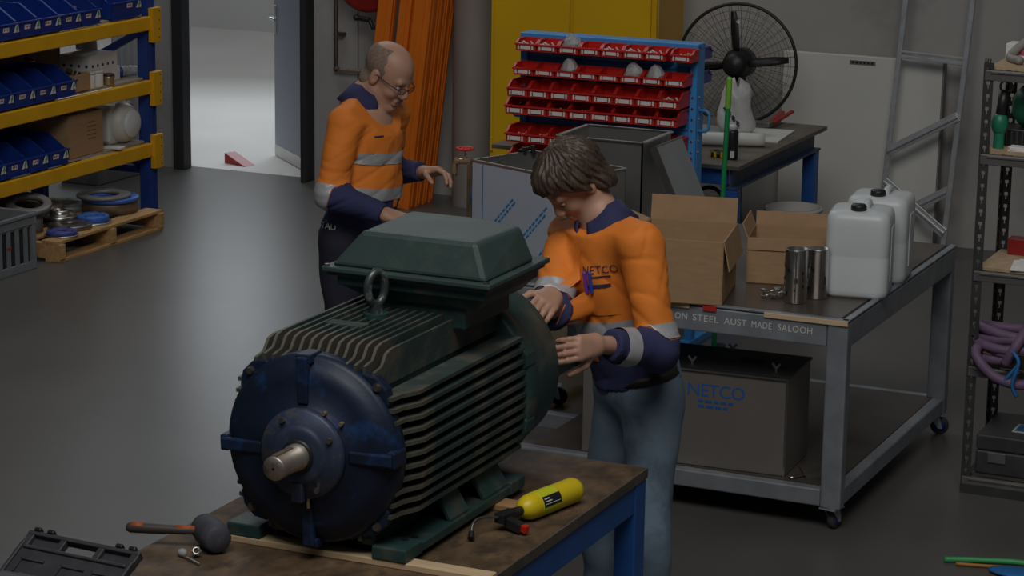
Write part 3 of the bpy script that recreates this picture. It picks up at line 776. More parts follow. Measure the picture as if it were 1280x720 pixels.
def red_mesh(w, d, h, lip, t=0.003):                    # opens towards -y
    m = bin_mesh(w, d, h, lip, t)
    m.v = [(y, -x, z) for x, y, z in m.v]
    m.f = [tuple(reversed(f)) for f in m.f]
    return m.mesh('bin_body')
red_small, red_big = red_mesh(0.109, 0.110, 0.054, 0.034), red_mesh(0.112, 0.150, 0.074, 0.042)
card_s = MB().box((0, -0.003, 0), (0.055, 0.002, 0.020)).box((-0.038, -0.002, 0), (0.008, 0.006, 0.024)).box((0.038, -0.002, 0), (0.008, 0.006, 0.024)).mesh('label_card')
def heap(seed, w, d, kind):
    r = random.Random(seed); m = MB()
    for k in range(16):
        p = Vector((r.uniform(-w, w), -r.uniform(0.02, d), r.uniform(0.012, 0.034)))
        v = Vector((r.uniform(-1, 1), r.uniform(-1, 1), r.uniform(-0.2, 0.6))).normalized() * r.uniform(0.012, 0.026)
        m.cyl(p, p + v, r.uniform(0.003, 0.006), n=6)
        if kind == 1: m.cyl(p, p + v * 0.3, 0.009, n=6)
    return m.mesh('fasteners')
heaps = [heap(1, 0.038, 0.085, 0), heap(2, 0.038, 0.085, 1), heap(3, 0.035, 0.11, 1)]
def bag(seed):
    r = random.Random(seed); m = MB(); n = 9
    vs, fs = [], []
    for j in range(6):
        for i in range(n):
            t = 2 * math.pi * i / n; q = (0.046, 0.052, 0.05, 0.045, 0.03, 0.008)[j] * r.uniform(0.8, 1.15)
            vs.append((q * math.cos(t), -0.06 + q * 0.8 * math.sin(t), 0.01 + j * 0.018 + r.uniform(-.004, .004)))
    for j in range(5):
        for i in range(n): fs.append((j * n + i, j * n + (i + 1) % n, (j + 1) * n + (i + 1) % n, (j + 1) * n + i))
    return m.add(vs, fs, None, False).mesh('plastic_bag')
bags = [bag(3), bag(8)]
RG = 'red bins on the blue board'
rowname = ['top row', 'second row', 'third row', 'fourth row', 'fifth row', 'bottom row']
ordn = ['first', 'second', 'third', 'fourth', 'fifth', 'sixth', 'seventh', 'eighth']
rows = [(1.468, -5.105, 8, 0, {7: 0.02}), (1.345, -5.118, 8, 0, {}), (1.240, -5.130, 8, 1, {}), (1.150, -5.140, 8, 1, {}), (1.008, -5.135, 8, 1, {}), (0.905, -5.115, 8, 1, {})]
fill = {(0, 4): 'h0', (0, 5): 'h0', (0, 6): 'h0', (0, 7): 'h1', (0, 0): 'h0', (0, 1): 'h0', (0, 2): 'b0', (1, 2): 'b1', (1, 5): 'b0', (1, 6): 'b1', (2, 0): 'h2', (2, 7): 'h0', (3, 0): 'h2', (3, 2): 'h1', (3, 3): 'h1', (3, 7): 'h2',
        (4, 0): 'h1', (4, 1): 'h1', (4, 6): 'h2', (4, 2): 'h2'}
for r, (z, x0, n, big, gaps) in enumerate(rows):
    for k in range(n):
        x = x0 + k * 0.1165 + gaps.get(k, 0)
        f = fill.get((r, k), '')
        what = {'': 'empty looking ', 'h0': 'red bin of pale fasteners ', 'h1': 'red bin of grey bolts ', 'h2': 'red bin of dark nuts ', 'b0': 'red bin with a clear bag ', 'b1': 'red bin with a bulging clear bag '}[f]
        if not f: what = 'empty looking red parts bin '
        t = thing('parts_bin', what + '%s from left in %s of board' % (ordn[k], rowname[r]), 'parts bin', (x, BY + 0.0015 - (0.0 if True else 0), z), group=RG)
        d = 0.155 if big else 0.115
        body = part('bin_body', red_big if big else red_small, 'bin_red', t, loc=(0, -d - 0.012, 0))
        part('label_card', card_s, 'paper', t, loc=(0, -d - 0.014, 0.020))
        if f: part('fasteners' if f[0] == 'h' else 'plastic_bag', heaps[int(f[1])] if f[0] == 'h' else bags[int(f[1])], ['timber_pale' if f == 'h1' and r == 0 else 'steel_bright' if f == 'h1' else 'white_plastic' if f == 'h0' else 'steel_dark'] if f[0] == 'h' else 'clear_bag', t, loc=(0, -0.03 if f[0] == 'h' else -0.02, 0.0), kind='stuff' if f[0] == 'h' else None)

back_bin = bin_mesh(0.10, 0.115, 0.06, 0.034).mesh('bin_body')
for z, lb in ((1.455, 'upper dark blue bin hooked on the back of the blue board at right'), (1.335, 'lower dark blue bin hooked on the back of the blue board at right')):
    t = thing('parts_bin', lb, 'parts bin', (BX1 - 0.06, BY + 0.105, z), R(90), 'blue bins behind the board')
    part('bin_body', back_bin, 'flange_violet', t, loc=(0.117, 0, 0))
    part('label_card', MB().box((0.1185, 0, 0.018), (0.001, 0.05, 0.02)), 'paper', t)

# ---------------------------------------------------------------- blue steel bench at the back with its goods
bb = thing('steel_bench', 'heavy blue steel bench with dark top behind the red bin board', 'bench', (-4.9, 12.71, 0))
part('bench_top', MB().box((0, 0, 0.838), (1.42, 1.50, 0.024)), 'bench_steel_top', bb, 0.003)
for x in (-0.60, 0.645): 
    m = MB(); m.box((x, 0, 0.775), (0.014, 1.40, 0.10)); m.box((x, 0, 0.722), (0.085, 1.42, 0.012)); m.box((x, 0, 0.822), (0.085, 1.42, 0.010))
    part('side_beam', m, 'beam_navy', bb, 0.002)
for y in (-0.69, 0.69):
    part('cross_beam', MB().box((0.02, y, 0.78), (1.22, 0.02, 0.09)), 'bench_blue', bb, 0.002)
for x in (-0.60, 0.645):
    for y in (-0.665, 0.665): part('leg', MB().box((x, y, 0.36), (0.075, 0.075, 0.72)), 'bench_blue', bb, 0.004)
BZ = 0.8505
rl = thing('paper_roll', 'long white paper roll lying on the dark back bench', 'paper roll', (-4.50, 12.52, BZ + 0.037))
part('rolled_sheet', MB().lathe([(0.012, -0.24), (0.036, -0.24), (0.037, 0.2), (0.036, 0.24), (0.012, 0.24)], T=axis_T((0, 0, 0), (0.93, 0.36, 0)), n=24), 'white_panel', rl)
part('core', MB().lathe([(0.010, -0.242), (0.014, -0.242), (0.014, 0.242), (0.010, 0.242)], T=axis_T((0, 0, 0), (0.93, 0.36, 0)), n=16, closed=True), 'cardboard', rl)
sc_ = thing('spray_can', 'black and green spray can standing in front of the paper roll', 'can', (-4.30, 12.15, BZ))
part('can_body', MB().lathe([(0.030, 0), (0.032, 0.004), (0.032, 0.145), (0.028, 0.158)], n=20), 'black_plastic', sc_)
part('cap', MB().lathe([(0.024, 0.155), (0.024, 0.178), (0.018, 0.185), (0, 0.185)], n=20), 'white_panel', sc_)
part('green_stripe', MB().box((0.0, 0, 0.075), (0.012, 0.066, 0.14), rot=(0, 0, 2.2)), 'pole_green', sc_)
part('label_print', MB().box((0.0, -0.0, 0.03), (0.022, 0.0655, 0.035), rot=(0, 0, 0.4)), 'marking', sc_)
tr = thing('tape_roll', 'black and yellow tape roll lying left of the spray can', 'tape', (-4.395, 12.20, BZ))
part('roll', MB().lathe([(0.025, 0), (0.045, 0), (0.045, 0.03), (0.025, 0.03)], n=24, closed=True), 'black_plastic', tr)
m = MB()
for k in range(8): m.box((0.0455 * math.cos(k * .785), 0.0455 * math.sin(k * .785), 0.015), (0.001, 0.014, 0.028), rot=(0, 0, k * .785))
part('yellow_stripe', m, 'cabinet_yellow', tr, kind='stuff')
wr = thing('pipe_wrench', 'red handled pipe wrench lying on papers on the back bench', 'wrench', (-4.46, 13.22, BZ + 0.014))
part('wrench_handle', MB().bar((0, 0.0, 0.012), (-0.03, 0.32, 0.03), 0.03, 0.022), 'red_paint', wr, 0.006)
part('jaw', MB().box((0.0, -0.03, 0.015), (0.05, 0.09, 0.026)).box((-0.04, -0.06, 0.015), (0.05, 0.03, 0.024)), 'steel_dark', wr, 0.004)
part('second_grip', MB().bar((0.02, 0.01, 0.012), (0.05, 0.26, 0.05), 0.022, 0.018), 'red_paint', wr, 0.005)
for k, (x, y, w, d, a, lb) in enumerate(((-4.42, 12.95, 0.30, 0.42, 0.1, 'white paper sheet under the red pipe wrench'), (-4.75, 12.95, 0.34, 0.3, -0.2, 'pale blue paper sheet at the middle of the back bench'), (-4.97, 12.78, 0.3, 0.34, 0.3, 'crumpled white sheet left on the back bench behind the pole'))):
    solo('paper_sheet', MB().box((0, 0, 0.004), (w, d, 0.008)), 'white_panel' if k != 1 else 'grey_sheet', lb, 'paper', (x, y, BZ + 0.0002), a)
wbag = thing('plastic_bag', 'white printed plastic bag slumped on back bench before the fan', 'bag', (-4.55, 12.90, BZ + 0.010))
vs, fs, n = [], [], 20
r_ = random.Random(5)
for j in range(9):
    for i in range(n):
        t = 2 * math.pi * i / n
        q = (0.10, 0.125, 0.125, 0.115, 0.105, 0.10, 0.10, 0.085, 0.02)[j] * (1 + 0.10 * math.sin(3 * t + j) + r_.uniform(-.05, .05))
        vs.append((q * math.cos(t) * 0.85, q * 0.62 * math.sin(t), j * 0.036 * (1 + 0.1 * math.sin(2 * t))))
for j in range(8):
    for i in range(n): fs.append((j * n + i, j * n + (i + 1) % n, (j + 1) * n + (i + 1) % n, (j + 1) * n + i))
fs.append(tuple(range(n - 1, -1, -1)))
part('bag_body', MB().add(vs, fs, None, True), 'bag_white', wbag)
pr = MB()
for k in range(7): pr.box((-0.035 + k * 0.013 + (0.012 if k % 2 else 0), -0.083 , 0.145 - k * 0.014), (0.022, 0.006, 0.010), rot=(0, 0.7, 0))
part('dark_print', pr, 'ink_dark', wbag)
br = thing('broom_pole', 'green pole with lime grip leaning beside the blue board', 'broom', (-4.05, 11.27, 0), rot=(-0.012, 0.022, 0))
part('pole', MB().cyl((0, 0, 0.03), (0, 0, 1.28), 0.0125, n=12), 'pole_green', br)
part('grip', MB().cyl((0, 0, 1.26), (0, 0, 1.40), 0.0145, n=12).ball((0, 0, 1.40), 0.0145), 'grip_lime', br)
part('broom_head', MB().box((0, 0, 0.03), (0.05, 0.22, 0.05)), 'black_plastic', br, 0.004)
kb = thing('tool_bag', 'black bag with a strap on the floor under the back bench', 'bag', (-4.47, 12.30, 0))
part('bag_body', MB().box((0, 0, 0.29), (0.34, 0.26, 0.58), taper=0.9), 'black_plastic', kb, 0.03, seg=3)
part('strap', MB().tube(spline([(0.15, -0.08, 0.55), (0.20, -0.08, 0.45), (0.22, -0.08, 0.25), (0.17, -0.1, 0.18)], 5), 0.012, 8), 'black_plastic', kb)
part('handle', MB().tube(arc((0.0, -0.0, 0.58), 0.08, 0, 180, 8, 'Y'), 0.011, 8), 'black_plastic', kb)
bk = thing('bucket', 'off white plastic bucket behind the cardboard box on the table', 'bucket', (-4.22, 13.30 - 0.32, 0))
part('bucket_body', MB().lathe([(0.125, 0), (0.155, 0.44), (0.165, 0.44), (0.165, 0.46), (0.148, 0.46), (0.12, 0.02), (0, 0.02)], n=32), 'white_plastic', bk)
part('rim_band', MB().ring((0, 0, 0.415), 0.157, 0.005), 'white_plastic', bk)

# ---------------------------------------------------------------- mobile steel table
TX0, TX1, TY0, TY1, TZ = -4.50, -2.66, 8.92, 10.52, 0.86
tb1 = thing('steel_table', 'large mobile galvanised steel table with brown top carrying boxes', 'table', ((TX0 + TX1) / 2, (TY0 + TY1) / 2, 0))
hx, hy = (TX1 - TX0) / 2, (TY1 - TY0) / 2
part('top_sheet', MB().box((-0.01, 0.01, TZ - 0.006), (2 * hx - 0.06, 2 * hy - 0.05, 0.012)), 'table_sheet', tb1, 0.002)
for nm, c, d in (('front_beam', (0, -hy + 0.025, TZ - 0.062), (2 * hx - 0.17, 0.05, 0.10)), ('rear_beam', (0, hy - 0.025, TZ - 0.062), (2 * hx - 0.17, 0.05, 0.10)),
                 ('side_beam', (hx - 0.025, 0, TZ - 0.062), (0.05, 2 * hy - 0.1, 0.10)), ('side_beam', (-hx + 0.025, 0, TZ - 0.062), (0.05, 2 * hy - 0.1, 0.10))):
    part(nm, MB().box(c, d), 'galv_table', tb1, 0.006)
part('edge_angle', MB().box((0, -hy + 0.012, TZ - 0.003), (2 * hx, 0.028, 0.008)).box((hx - 0.012, 0, TZ - 0.003), (0.028, 2 * hy, 0.008)), 'galv_table', tb1, 0.002)
part('timber_edging', MB().box((hx - 0.17, -hy - 0.0035, TZ - 0.012), (0.34, 0.010, 0.020)), 'timber_pale', tb1, 0.002, label='pale timber strip along front edge of table')
part('timber_edging', MB().box((hx - 0.80, -hy - 0.0035, TZ - 0.012), (0.30, 0.010, 0.020)), 'timber_pale', tb1, 0.002)
part('red_mark', MB().box((hx - 0.565, -hy - 0.0035, TZ - 0.012), (0.055, 0.012, 0.020)), 'red_tape', tb1)
for sx in (-1, 1):
    for sy in (-1, 1):
        part('leg', MB().box((sx * (hx - 0.042), sy * (hy - 0.03), (TZ - 0.012 + 0.095) / 2), (0.084, 0.06, TZ - 0.012 - 0.095)), 'galv_table', tb1, 0.008)
LZ = 0.135
for c, d in (((0, -hy + 0.03, LZ), (2 * hx - 0.17, 0.05, 0.07)), ((0, hy - 0.03, LZ), (2 * hx - 0.17, 0.05, 0.07)), ((hx - 0.03, 0, LZ), (0.05, 2 * hy - 0.12, 0.07)), ((-hx + 0.03, 0, LZ), (0.05, 2 * hy - 0.12, 0.07)), ((-hx + 0.45, -0.27, LZ), (0.8, 0.05, 0.07))):
    part('lower_rail', MB().box(c, d), 'galv_table', tb1, 0.006)
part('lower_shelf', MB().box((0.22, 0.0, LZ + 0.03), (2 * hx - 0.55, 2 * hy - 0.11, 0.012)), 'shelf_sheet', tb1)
for wd_, px_, ww_ in (('ON', -0.685, 0.052), ('STEEL', -0.583, 0.108), ('AUST', -0.458, 0.094), ('MADE', -0.350, 0.082), ('SALOOH', -0.212, 0.140)):
    o_ = part('stencilled_word', text_mesh(wd_, 0.037, 0.0004, 1.08), 'marking', tb1, loc=(hx + px_, -hy - 0.0006, TZ - 0.058), rot=(R(90), 0, 0)); o_.scale = (ww_ / o_.dimensions.x, 1, 1)
def castor(x, y, a):
    m = MB(); m.box((0, 0, 0.092), (0.08, 0.07, 0.006))
    for s in (-1, 1): m.prism([(-0.025, 0.09), (0.025, 0.09), (0.040, 0.03), (0.022, 0.03)], s * 0.021 - 0.0015, s * 0.021 + 0.0015, T=XZ)
    cs = part('castor', m, 'galv', tb1, loc=(x, y, 0), rot=(0, 0, a))
    part('wheel', MB().lathe([(0.012, -0.015), (0.038, -0.014), (0.041, -0.008), (0.041, 0.008), (0.038, 0.014), (0.012, 0.015)], T=axis_T((0.030, 0, 0.041), (0, 1, 0)), n=28), 'castor_rubber', cs)
    part('wheel_hub', MB().lathe([(0.0, -0.018), (0.026, -0.017), (0.026, 0.017), (0.0, 0.018)], T=axis_T((0.030, 0, 0.041), (0, 1, 0)), n=24), 'castor_blue', cs)
castor(hx - 0.045, -hy + 0.04, R(78)); castor(hx - 0.05, hy - 0.05, R(20)); castor(-hx + 0.05, -hy + 0.05, R(60)); castor(-hx + 0.08, hy - 0.40, R(20))

# goods on the table
carton('cardboard_box', 'open brown cardboard box nearest the man in denim jeans on the table', 0.36, 0.40, 0.255, (-3.395, 9.08, TZ + 0.001), R(12), [('R', -78, 0.12), ('B', 80, 0.10), ('L', 20, 0.12)])
bxb = carton('cardboard_box', 'second open brown cardboard box behind the two metal cans', 0.33, 0.29, 0.19, (-3.105, 9.54, TZ + 0.001), R(13), [('B', 80, 0.055), ('L', 70, 0.06), ('F', -86, 0.05)])
tin = lambda lb, x, y, h, a: (lambda t: (part('can_body', MB().lathe([(0.044, 0), (0.046, 0.003), (0.046, h - 0.002), (0.047, h), (0.042, h), (0.042, 0.01), (0, 0.01)], n=28), 'steel_bright', t),
    part('seam', MB().box((0.046 * math.cos(a), 0.046 * math.sin(a), h / 2), (0.003, 0.006, h - 0.01), rot=(0, 0, a)), 'steel_dark', t),
    part('scuff_marks', (lambda m, r: [m.box((0.0463 * math.cos(q), 0.0463 * math.sin(q), zz), (0.0015, r.uniform(.003, .012), r.uniform(.006, .02)), rot=(0, 0, q)) for q, zz in [(r.uniform(3.2, 6.2), r.uniform(0.03, h - 0.03)) for _ in range(16)]] and m)(MB(), random.Random(int(h * 1000))), 'black_plastic', t, kind='stuff')))(thing('metal_can', lb, 'can', (x, y, TZ + 0.001)))
tin('taller scuffed metal can in front of the cardboard box', -2.945, 9.13, 0.215, 5.0)
tin('shorter scuffed metal can between the taller can and white jerrican', -2.895, 9.245, 0.20, 5.3)
m = MB(); r_ = random.Random(9)
for k in range(14):
    p = Vector((r_.uniform(-.05, .05), r_.uniform(-.04, .04), r_.uniform(.008, .045)))
    m.ball(p, (r_.uniform(.008, .022), r_.uniform(.008, .02), r_.uniform(.006, .012)), 6)
f0 = min(v[2] for v in m.v); m.v = [(x, y, z - f0) for x, y, z in m.v]; 
for i in range(len(m.sm)): m.sm[i] = False
solo('crumpled_foil', m, 'steel_bright', 'crumpled grey foil scrap left of the two metal cans', 'foil', (-3.045, 9.17, TZ + 0.001))
def jerry(label, x, y, rz, h=0.335):
    t = thing('jerrican', label, 'jerrican', (x, y, TZ + 0.001), rz, 'white jerricans on the steel table')
    w, d = 0.255, 0.255
    def rr(w, d, r, n=5):
        out = []
        for cx, cy, a0 in ((w / 2 - r, d / 2 - r, 0), (-w / 2 + r, d / 2 - r, 90), (-w / 2 + r, -d / 2 + r, 180), (w / 2 - r, -d / 2 + r, 270)):
            for k in range(n + 1):
                a = R(a0 + 90 * k / n); out.append((cx + r * math.cos(a), cy + r * math.sin(a)))
        return out
    m = MB(); lv = [(0.93, 0.0), (0.99, 0.012), (1.0, 0.03), (1.0, h * 0.45), (0.992, h * 0.47), (0.992, h * 0.50), (1.0, h * 0.52), (1.0, h - 0.06), (0.985, h - 0.03), (0.93, h - 0.008), (0.82, h), (0.4, h + 0.004)]
    n = 24; vs = []
    for s, z in lv: vs += [(px * s, py * s, z) for px, py in rr(w, d, 0.045)]
    fs = [(j * n + i, j * n + (i + 1) % n, (j + 1) * n + (i + 1) % n, (j + 1) * n + i) for j in range(len(lv) - 1) for i in range(n)]
    fs += [tuple(range(n - 1, -1, -1)), tuple(range((len(lv) - 1) * n, len(lv) * n))]
    m.add(vs, fs, None, True)
    part('jerrican_body', m, 'jerry_plastic', t)
    part('moulded_handle', MB().tube(spline([(0.02, -0.03, h - 0.002), (0.02, 0.0, h + 0.012), (0.02, 0.06, h + 0.014), (0.02, 0.095, h - 0.006)], 4), [0.016] * 13, 10), 'jerry_plastic', t)
    part('screw_cap', MB().lathe([(0.030, h), (0.032, h + 0.004), (0.031, h + 0.02), (0.027, h + 0.026), (0, h + 0.027)], T=Matrix.Translation((-0.005, -0.06, 0)), n=20), 'black_plastic', t)
    for s in (-1, 1): part('side_rib', MB().box((s * 0.128, 0, 0.17), (0.006, 0.08, 0.22)), 'jerry_plastic', t, 0.003)
    return t
jerry('front white jerrican with black cap at the table edge', -2.775, 9.42, R(10), 0.345)
jerry('rear white jerrican standing behind the other one on table', -2.785, 9.735, R(6), 0.35)

# open stainless box wrapped in film, valve beside it
fb = thing('stainless_box', 'open stainless steel box with white blue printed film on its front', 'steel box', (-4.47, 9.345, TZ + 0.001), R(-22))
L_, D_, H_ = 0.56, 0.36, 0.405
m = MB()
m.box((L_ / 2, D_ / 2, 0.004), (L_, D_, 0.008))
for c, d in (((L_ / 2, 0.003, H_ / 2), (L_, 0.006, H_)), ((L_ / 2, D_ - 0.003, H_ / 2), (L_, 0.006, H_)), ((0.003, D_ / 2, H_ / 2), (0.006, D_, H_)), ((L_ - 0.003, D_ / 2, H_ / 2), (0.006, D_, H_))): m.box(c, d)
part('box_shell', m, 'stainless', fb, 0.001)
part('rim', MB().box((L_ / 2, -0.0, H_), (L_, 0.012, 0.006)).box((L_ / 2, D_, H_), (L_, 0.012, 0.006)).box((0, D_ / 2, H_), (0.012, D_, 0.006)).box((L_, D_ / 2, H_), (0.012, D_, 0.006)), 'stainless', fb)
part('protective_film', MB().box((L_ / 2, -0.002, H_ / 2 - 0.004), (L_ - 0.004, 0.003, H_ - 0.012)), 'film_white', fb)
part('film_edge_line', MB().box((0.068, -0.004, H_ / 2 - 0.004), (0.005, 0.001, H_ - 0.014)), 'film_ink', fb)
pm_ = MB(); r_ = random.Random(4)
for (sx, sz, ln) in ((0.115, 0.13, 0.20), (0.27, 0.075, 0.25), (0.42, 0.06, 0.17)):
    for row in (0, 1):
        q = 0.0
        while q < ln:
            w_ = r_.uniform(0.012, 0.03)
            pm_.box((sx + (q + w_ / 2) * 0.70 + row * 0.012, -0.0042, sz + (q + w_ / 2) * 0.71 - row * 0.012), (w_, 0.0008, 0.009), rot=(0, -R(45), 0))
            q += w_ + 0.007
    pm_.cyl((sx - 0.025, -0.0038, sz - 0.03), (sx - 0.025, -0.0046, sz - 0.03), 0.010, n=10)
part('blue_film_print', pm_, 'film_ink', fb, kind='stuff')
part('pipe_socket', MB().lathe([(0.03, 0), (0.04, 0), (0.04, 0.03), (0.03, 0.03)], T=axis_T((0.27, D_ - 0.006, H_ - 0.085), (0, -1, 0)), n=24, closed=True), 'steel_dark', fb)
part('blue_tab', MB().box((-0.006, 0.01, 0.26), (0.008, 0.02, 0.09), rot=(0, 0.2, 0)), 'film_ink', fb)
part('corner_upright', MB().box((-0.022, 0.03, 0.19), (0.03, 0.06, 0.38)), 'steel_brown', fb)
m = MB(); m.cyl((0.0, 0.30, H_ - 0.01), (0.0, 0.30, H_ + 0.022), 0.012, n=10); m.cyl((0.0, 0.27, H_ + 0.008), (0.0, 0.33, H_ + 0.014), 0.009, n=10); m.cyl((0.02, 0.335, H_ - 0.01), (0.02, 0.335, H_ + 0.03), 0.010, n=10)
part('black_fitting', m, 'black_plastic', fb, kind='stuff')
gv = thing('gate_valve', 'small brass gate valve with a red handwheel on the stainless box corner', 'valve', (-4.52, 9.37, TZ + 0.378)); gv.scale = (0.78, 0.78, 0.72)
m = MB(); m.cyl((-0.045, 0, 0.018), (0.035, 0, 0.018), 0.017, n=14); m.cyl((-0.055, 0, 0.018), (-0.035, 0, 0.018), 0.023, n=6, smooth=False); m.cyl((0.02, 0, 0.018), (0.04, 0, 0.018), 0.021, n=6, smooth=False)
m.cyl((0, 0, 0.018), (0, 0, 0.05), 0.014, 0.010, n=12); m.cyl((0, 0, 0.04), (0, 0, 0.095), 0.004, n=8)
part('valve_body', m, 'pipe_brass', gv)
part('lower_elbow', MB().tube([(-0.045, 0, 0.018), (-0.06, 0, 0.01), (-0.062, 0, -0.05), (-0.062, 0, -0.07)], 0.015, 10), 'pipe_brass', gv)
m = MB(); m.ring((0, 0, 0.095), 0.042, 0.008, n=24)
for k in range(5): m.cyl((0, 0, 0.095), (0.042 * math.cos(k * 1.257), 0.042 * math.sin(k * 1.257), 0.095), 0.005, n=6)
for k in range(10): m.ball((0.045 * math.cos(k * .628), 0.045 * math.sin(k * .628), 0.095), 0.009, 6)
m.ball((0, 0, 0.097), 0.012, 8)
part('handwheel', m, 'bin_red', gv)
# second open box and a leaning lid
sb = thing('stainless_box', 'open stainless steel enclosure behind the bending man on the table', 'steel box', (-4.04, 9.88, TZ + 0.001))
m = MB(); W2, D2, H2 = 0.40, 0.34, 0.475
m.box((0, 0, 0.004), (W2, D2, 0.008))
for s in (-1, 1): m.box((s * (W2 / 2 - 0.003), 0, H2 / 2), (0.006, D2, H2)); m.box((0, s * (D2 / 2 - 0.003), H2 / 2), (W2, 0.006, H2))
part('box_shell', m, 'stainless', sb)
part('rim', MB().box((0, D2 / 2, H2), (W2, 0.02, 0.006)).box((0, -D2 / 2, H2), (W2, 0.02, 0.006)).box((W2 / 2, 0, H2), (0.02, D2, 0.006)).box((-W2 / 2, 0, H2), (0.02, D2, 0.006)), 'steel_bright', sb)
part('inner_partition', MB().box((-0.02, 0.02, 0.18), (0.16, 0.12, 0.35)).box((-0.02, 0.02, 0.36), (0.175, 0.135, 0.012)), 'stainless', sb)
part('inner_hollow', MB().box((-0.02, 0.02, 0.368), (0.14, 0.10, 0.006)), 'black_plastic', sb)
ld = thing('box_lid', 'long grey folded sheet lid leaning against the stainless enclosure', 'lid', (-3.60, 9.90, TZ + 0.008), rot=(0, R(-24.5), 0))
part('lid_sheet', MB().box((0, 0, 0.245), (0.022, 0.31, 0.49)), 'grey_sheet', ld, 0.003)
part('folded_edge', MB().box((0.0, -0.157, 0.245), (0.034, 0.006, 0.49)).box((0.0, 0, 0.492), (0.03, 0.31, 0.005)), 'steel_bright', ld)

# steel box with the blue logo below the table
nb = thing('steel_enclosure', 'dark stainless enclosure with a blue printed logo on the lower table shelf', 'steel box', (-3.36, 9.16, LZ + 0.037), R(3))
NW, ND, NH = 0.86, 0.34, 0.40
part('box_body', MB().box((0, 0, NH / 2), (NW, ND, NH)), 'box_steel', nb, 0.003)
part('lid', MB().box((0, 0, NH + 0.006), (NW + 0.012, ND + 0.012, 0.010)), 'box_steel_dark', nb, 0.001)
part('bright_seam', MB().box((0, -ND / 2 - 0.007, NH - 0.002), (NW + 0.01, 0.004, 0.008)).box((NW / 2 - 0.004, -ND / 2 - 0.002, NH / 2), (0.006, 0.003, NH)), 'steel_bright', nb)
for x, y in ((-0.30, -0.13), (0.02, -0.13), (0.36, -0.10), (0.11, 0.13)):
    m = MB(); m.cyl((x, y, NH + 0.01), (x, y, NH + 0.024), 0.007, n=8)
    for s in (-1, 1): m.bar((x, y, NH + 0.02), (x + s * 0.016, y, NH + 0.042), 0.005, 0.009)
    part('wing_nut', m, 'steel_bright', nb)
part('logo_lettering', text_mesh('NETCO', 0.074, 0.0004, 0.95), 'net_blue', nb, loc=(0.135, -ND / 2 - 0.0006, NH - 0.085), rot=(R(90), 0, 0))
m = MB()
for row in range(2):
    x = 0.06
    for w_ in ((0.022, 0.03, 0.018, 0.026, 0.02), (0.028, 0.03, 0.024, 0.02))[row]: m.box((x + w_ / 2, -ND / 2 - 0.001, NH - 0.128 - row * 0.021), (w_, 0.001, 0.010)); x += w_ + 0.008
part('small_print', m, 'net_blue', nb, kind='stuff')
part('blue_smudge', MB().box((0.23, 0.02, NH + 0.0115), (0.10, 0.05, 0.001)), 'blue_spot', nb)
cl = MB().tube(spline([(0, 0, 0.006), (0.08, 0.12, 0.008), (0.15, 0.24, 0.006)], 5), 0.005, 6)
solo('loose_rod', cl, 'steel_bright', 'thin bright rod lying beside the dark enclosure under the table', 'rod', (-2.89, 8.99, LZ + 0.037))
solo('loose_sheet', MB().box((0, 0, 0.004), (0.12, 0.16, 0.008)), 'shelf_sheet', 'small dark offcut lying beside the enclosure under the table', 'offcut', (-2.82, 9.12, LZ + 0.037), 0.5)
# ---------------------------------------------------------------- grey boltless shelving at the right
SX, SY = -2.375, 9.68
SD, SW = 0.42, 0.95
sh = thing('shelving_unit', 'dark grey slotted steel shelving unit at the right frame edge', 'shelving', (SX, SY, 0))
def slotted(h):
    m = MB()
    pitch = 0.052; n = int(h / pitch)
    for T in (Matrix(), Matrix.Rotation(R(90), 4, 'Z') @ Matrix.Scale(-1, 4, (0, 1, 0))):
        m.box((0.006, 0, h / 2), (0.012, 0.003, h), T=T); m.box((0.033, 0, h / 2), (0.012, 0.003, h), T=T)
        for k in range(n + 1):
            z0 = k * pitch; z1 = min(z0 + 0.022, h)
            if z1 > z0: m.box((0.0195, 0, (z0 + z1) / 2), (0.015, 0.003, z1 - z0), T=T)
            m.box((0.0145, 0, z0 + 0.030), (0.005, 0.003, 0.016), T=T); m.box((0.0245, 0, z0 + 0.030), (0.005, 0.003, 0.016), T=T)
    return m.mesh('slotted_post')
pm1 = slotted(1.79)
for x, y, rz in ((0, 0, 0), (0, SD, -90), (SW, 0, 90), (SW, SD, 180)):
    part('slotted_post', pm1, 'shelf_grey', sh, loc=(x, y, 0), rot=(0, 0, R(rz)))
levels = (0.075, 0.545, 0.945, 1.425, 1.765)
for k, z in enumerate(levels):
    for y in (0.004, SD - 0.004):
        part('shelf_beam', MB().box((SW / 2, y, z - 0.025), (SW - 0.01, 0.022, 0.042)).box((SW / 2, y - 0.005 if y < 0.1 else y, z - 0.012), (SW - 0.06, 0.022, 0.012)), 'shelf_beam' , sh, 0.003)
    for x in (0.01, SW - 0.01): part('side_beam', MB().box((x, SD / 2, z - 0.02), (0.014, SD - 0.06, 0.032)), 'shelf_grey', sh, 0.002)
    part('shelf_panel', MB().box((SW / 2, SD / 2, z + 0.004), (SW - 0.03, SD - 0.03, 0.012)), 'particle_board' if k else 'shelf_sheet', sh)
part('kick_strip', MB().box((SW / 2, -0.004, 0.02), (SW, 0.012, 0.04)), 'shelf_grey', sh)
L5 = [SZ + 0.0105 for SZ in levels]
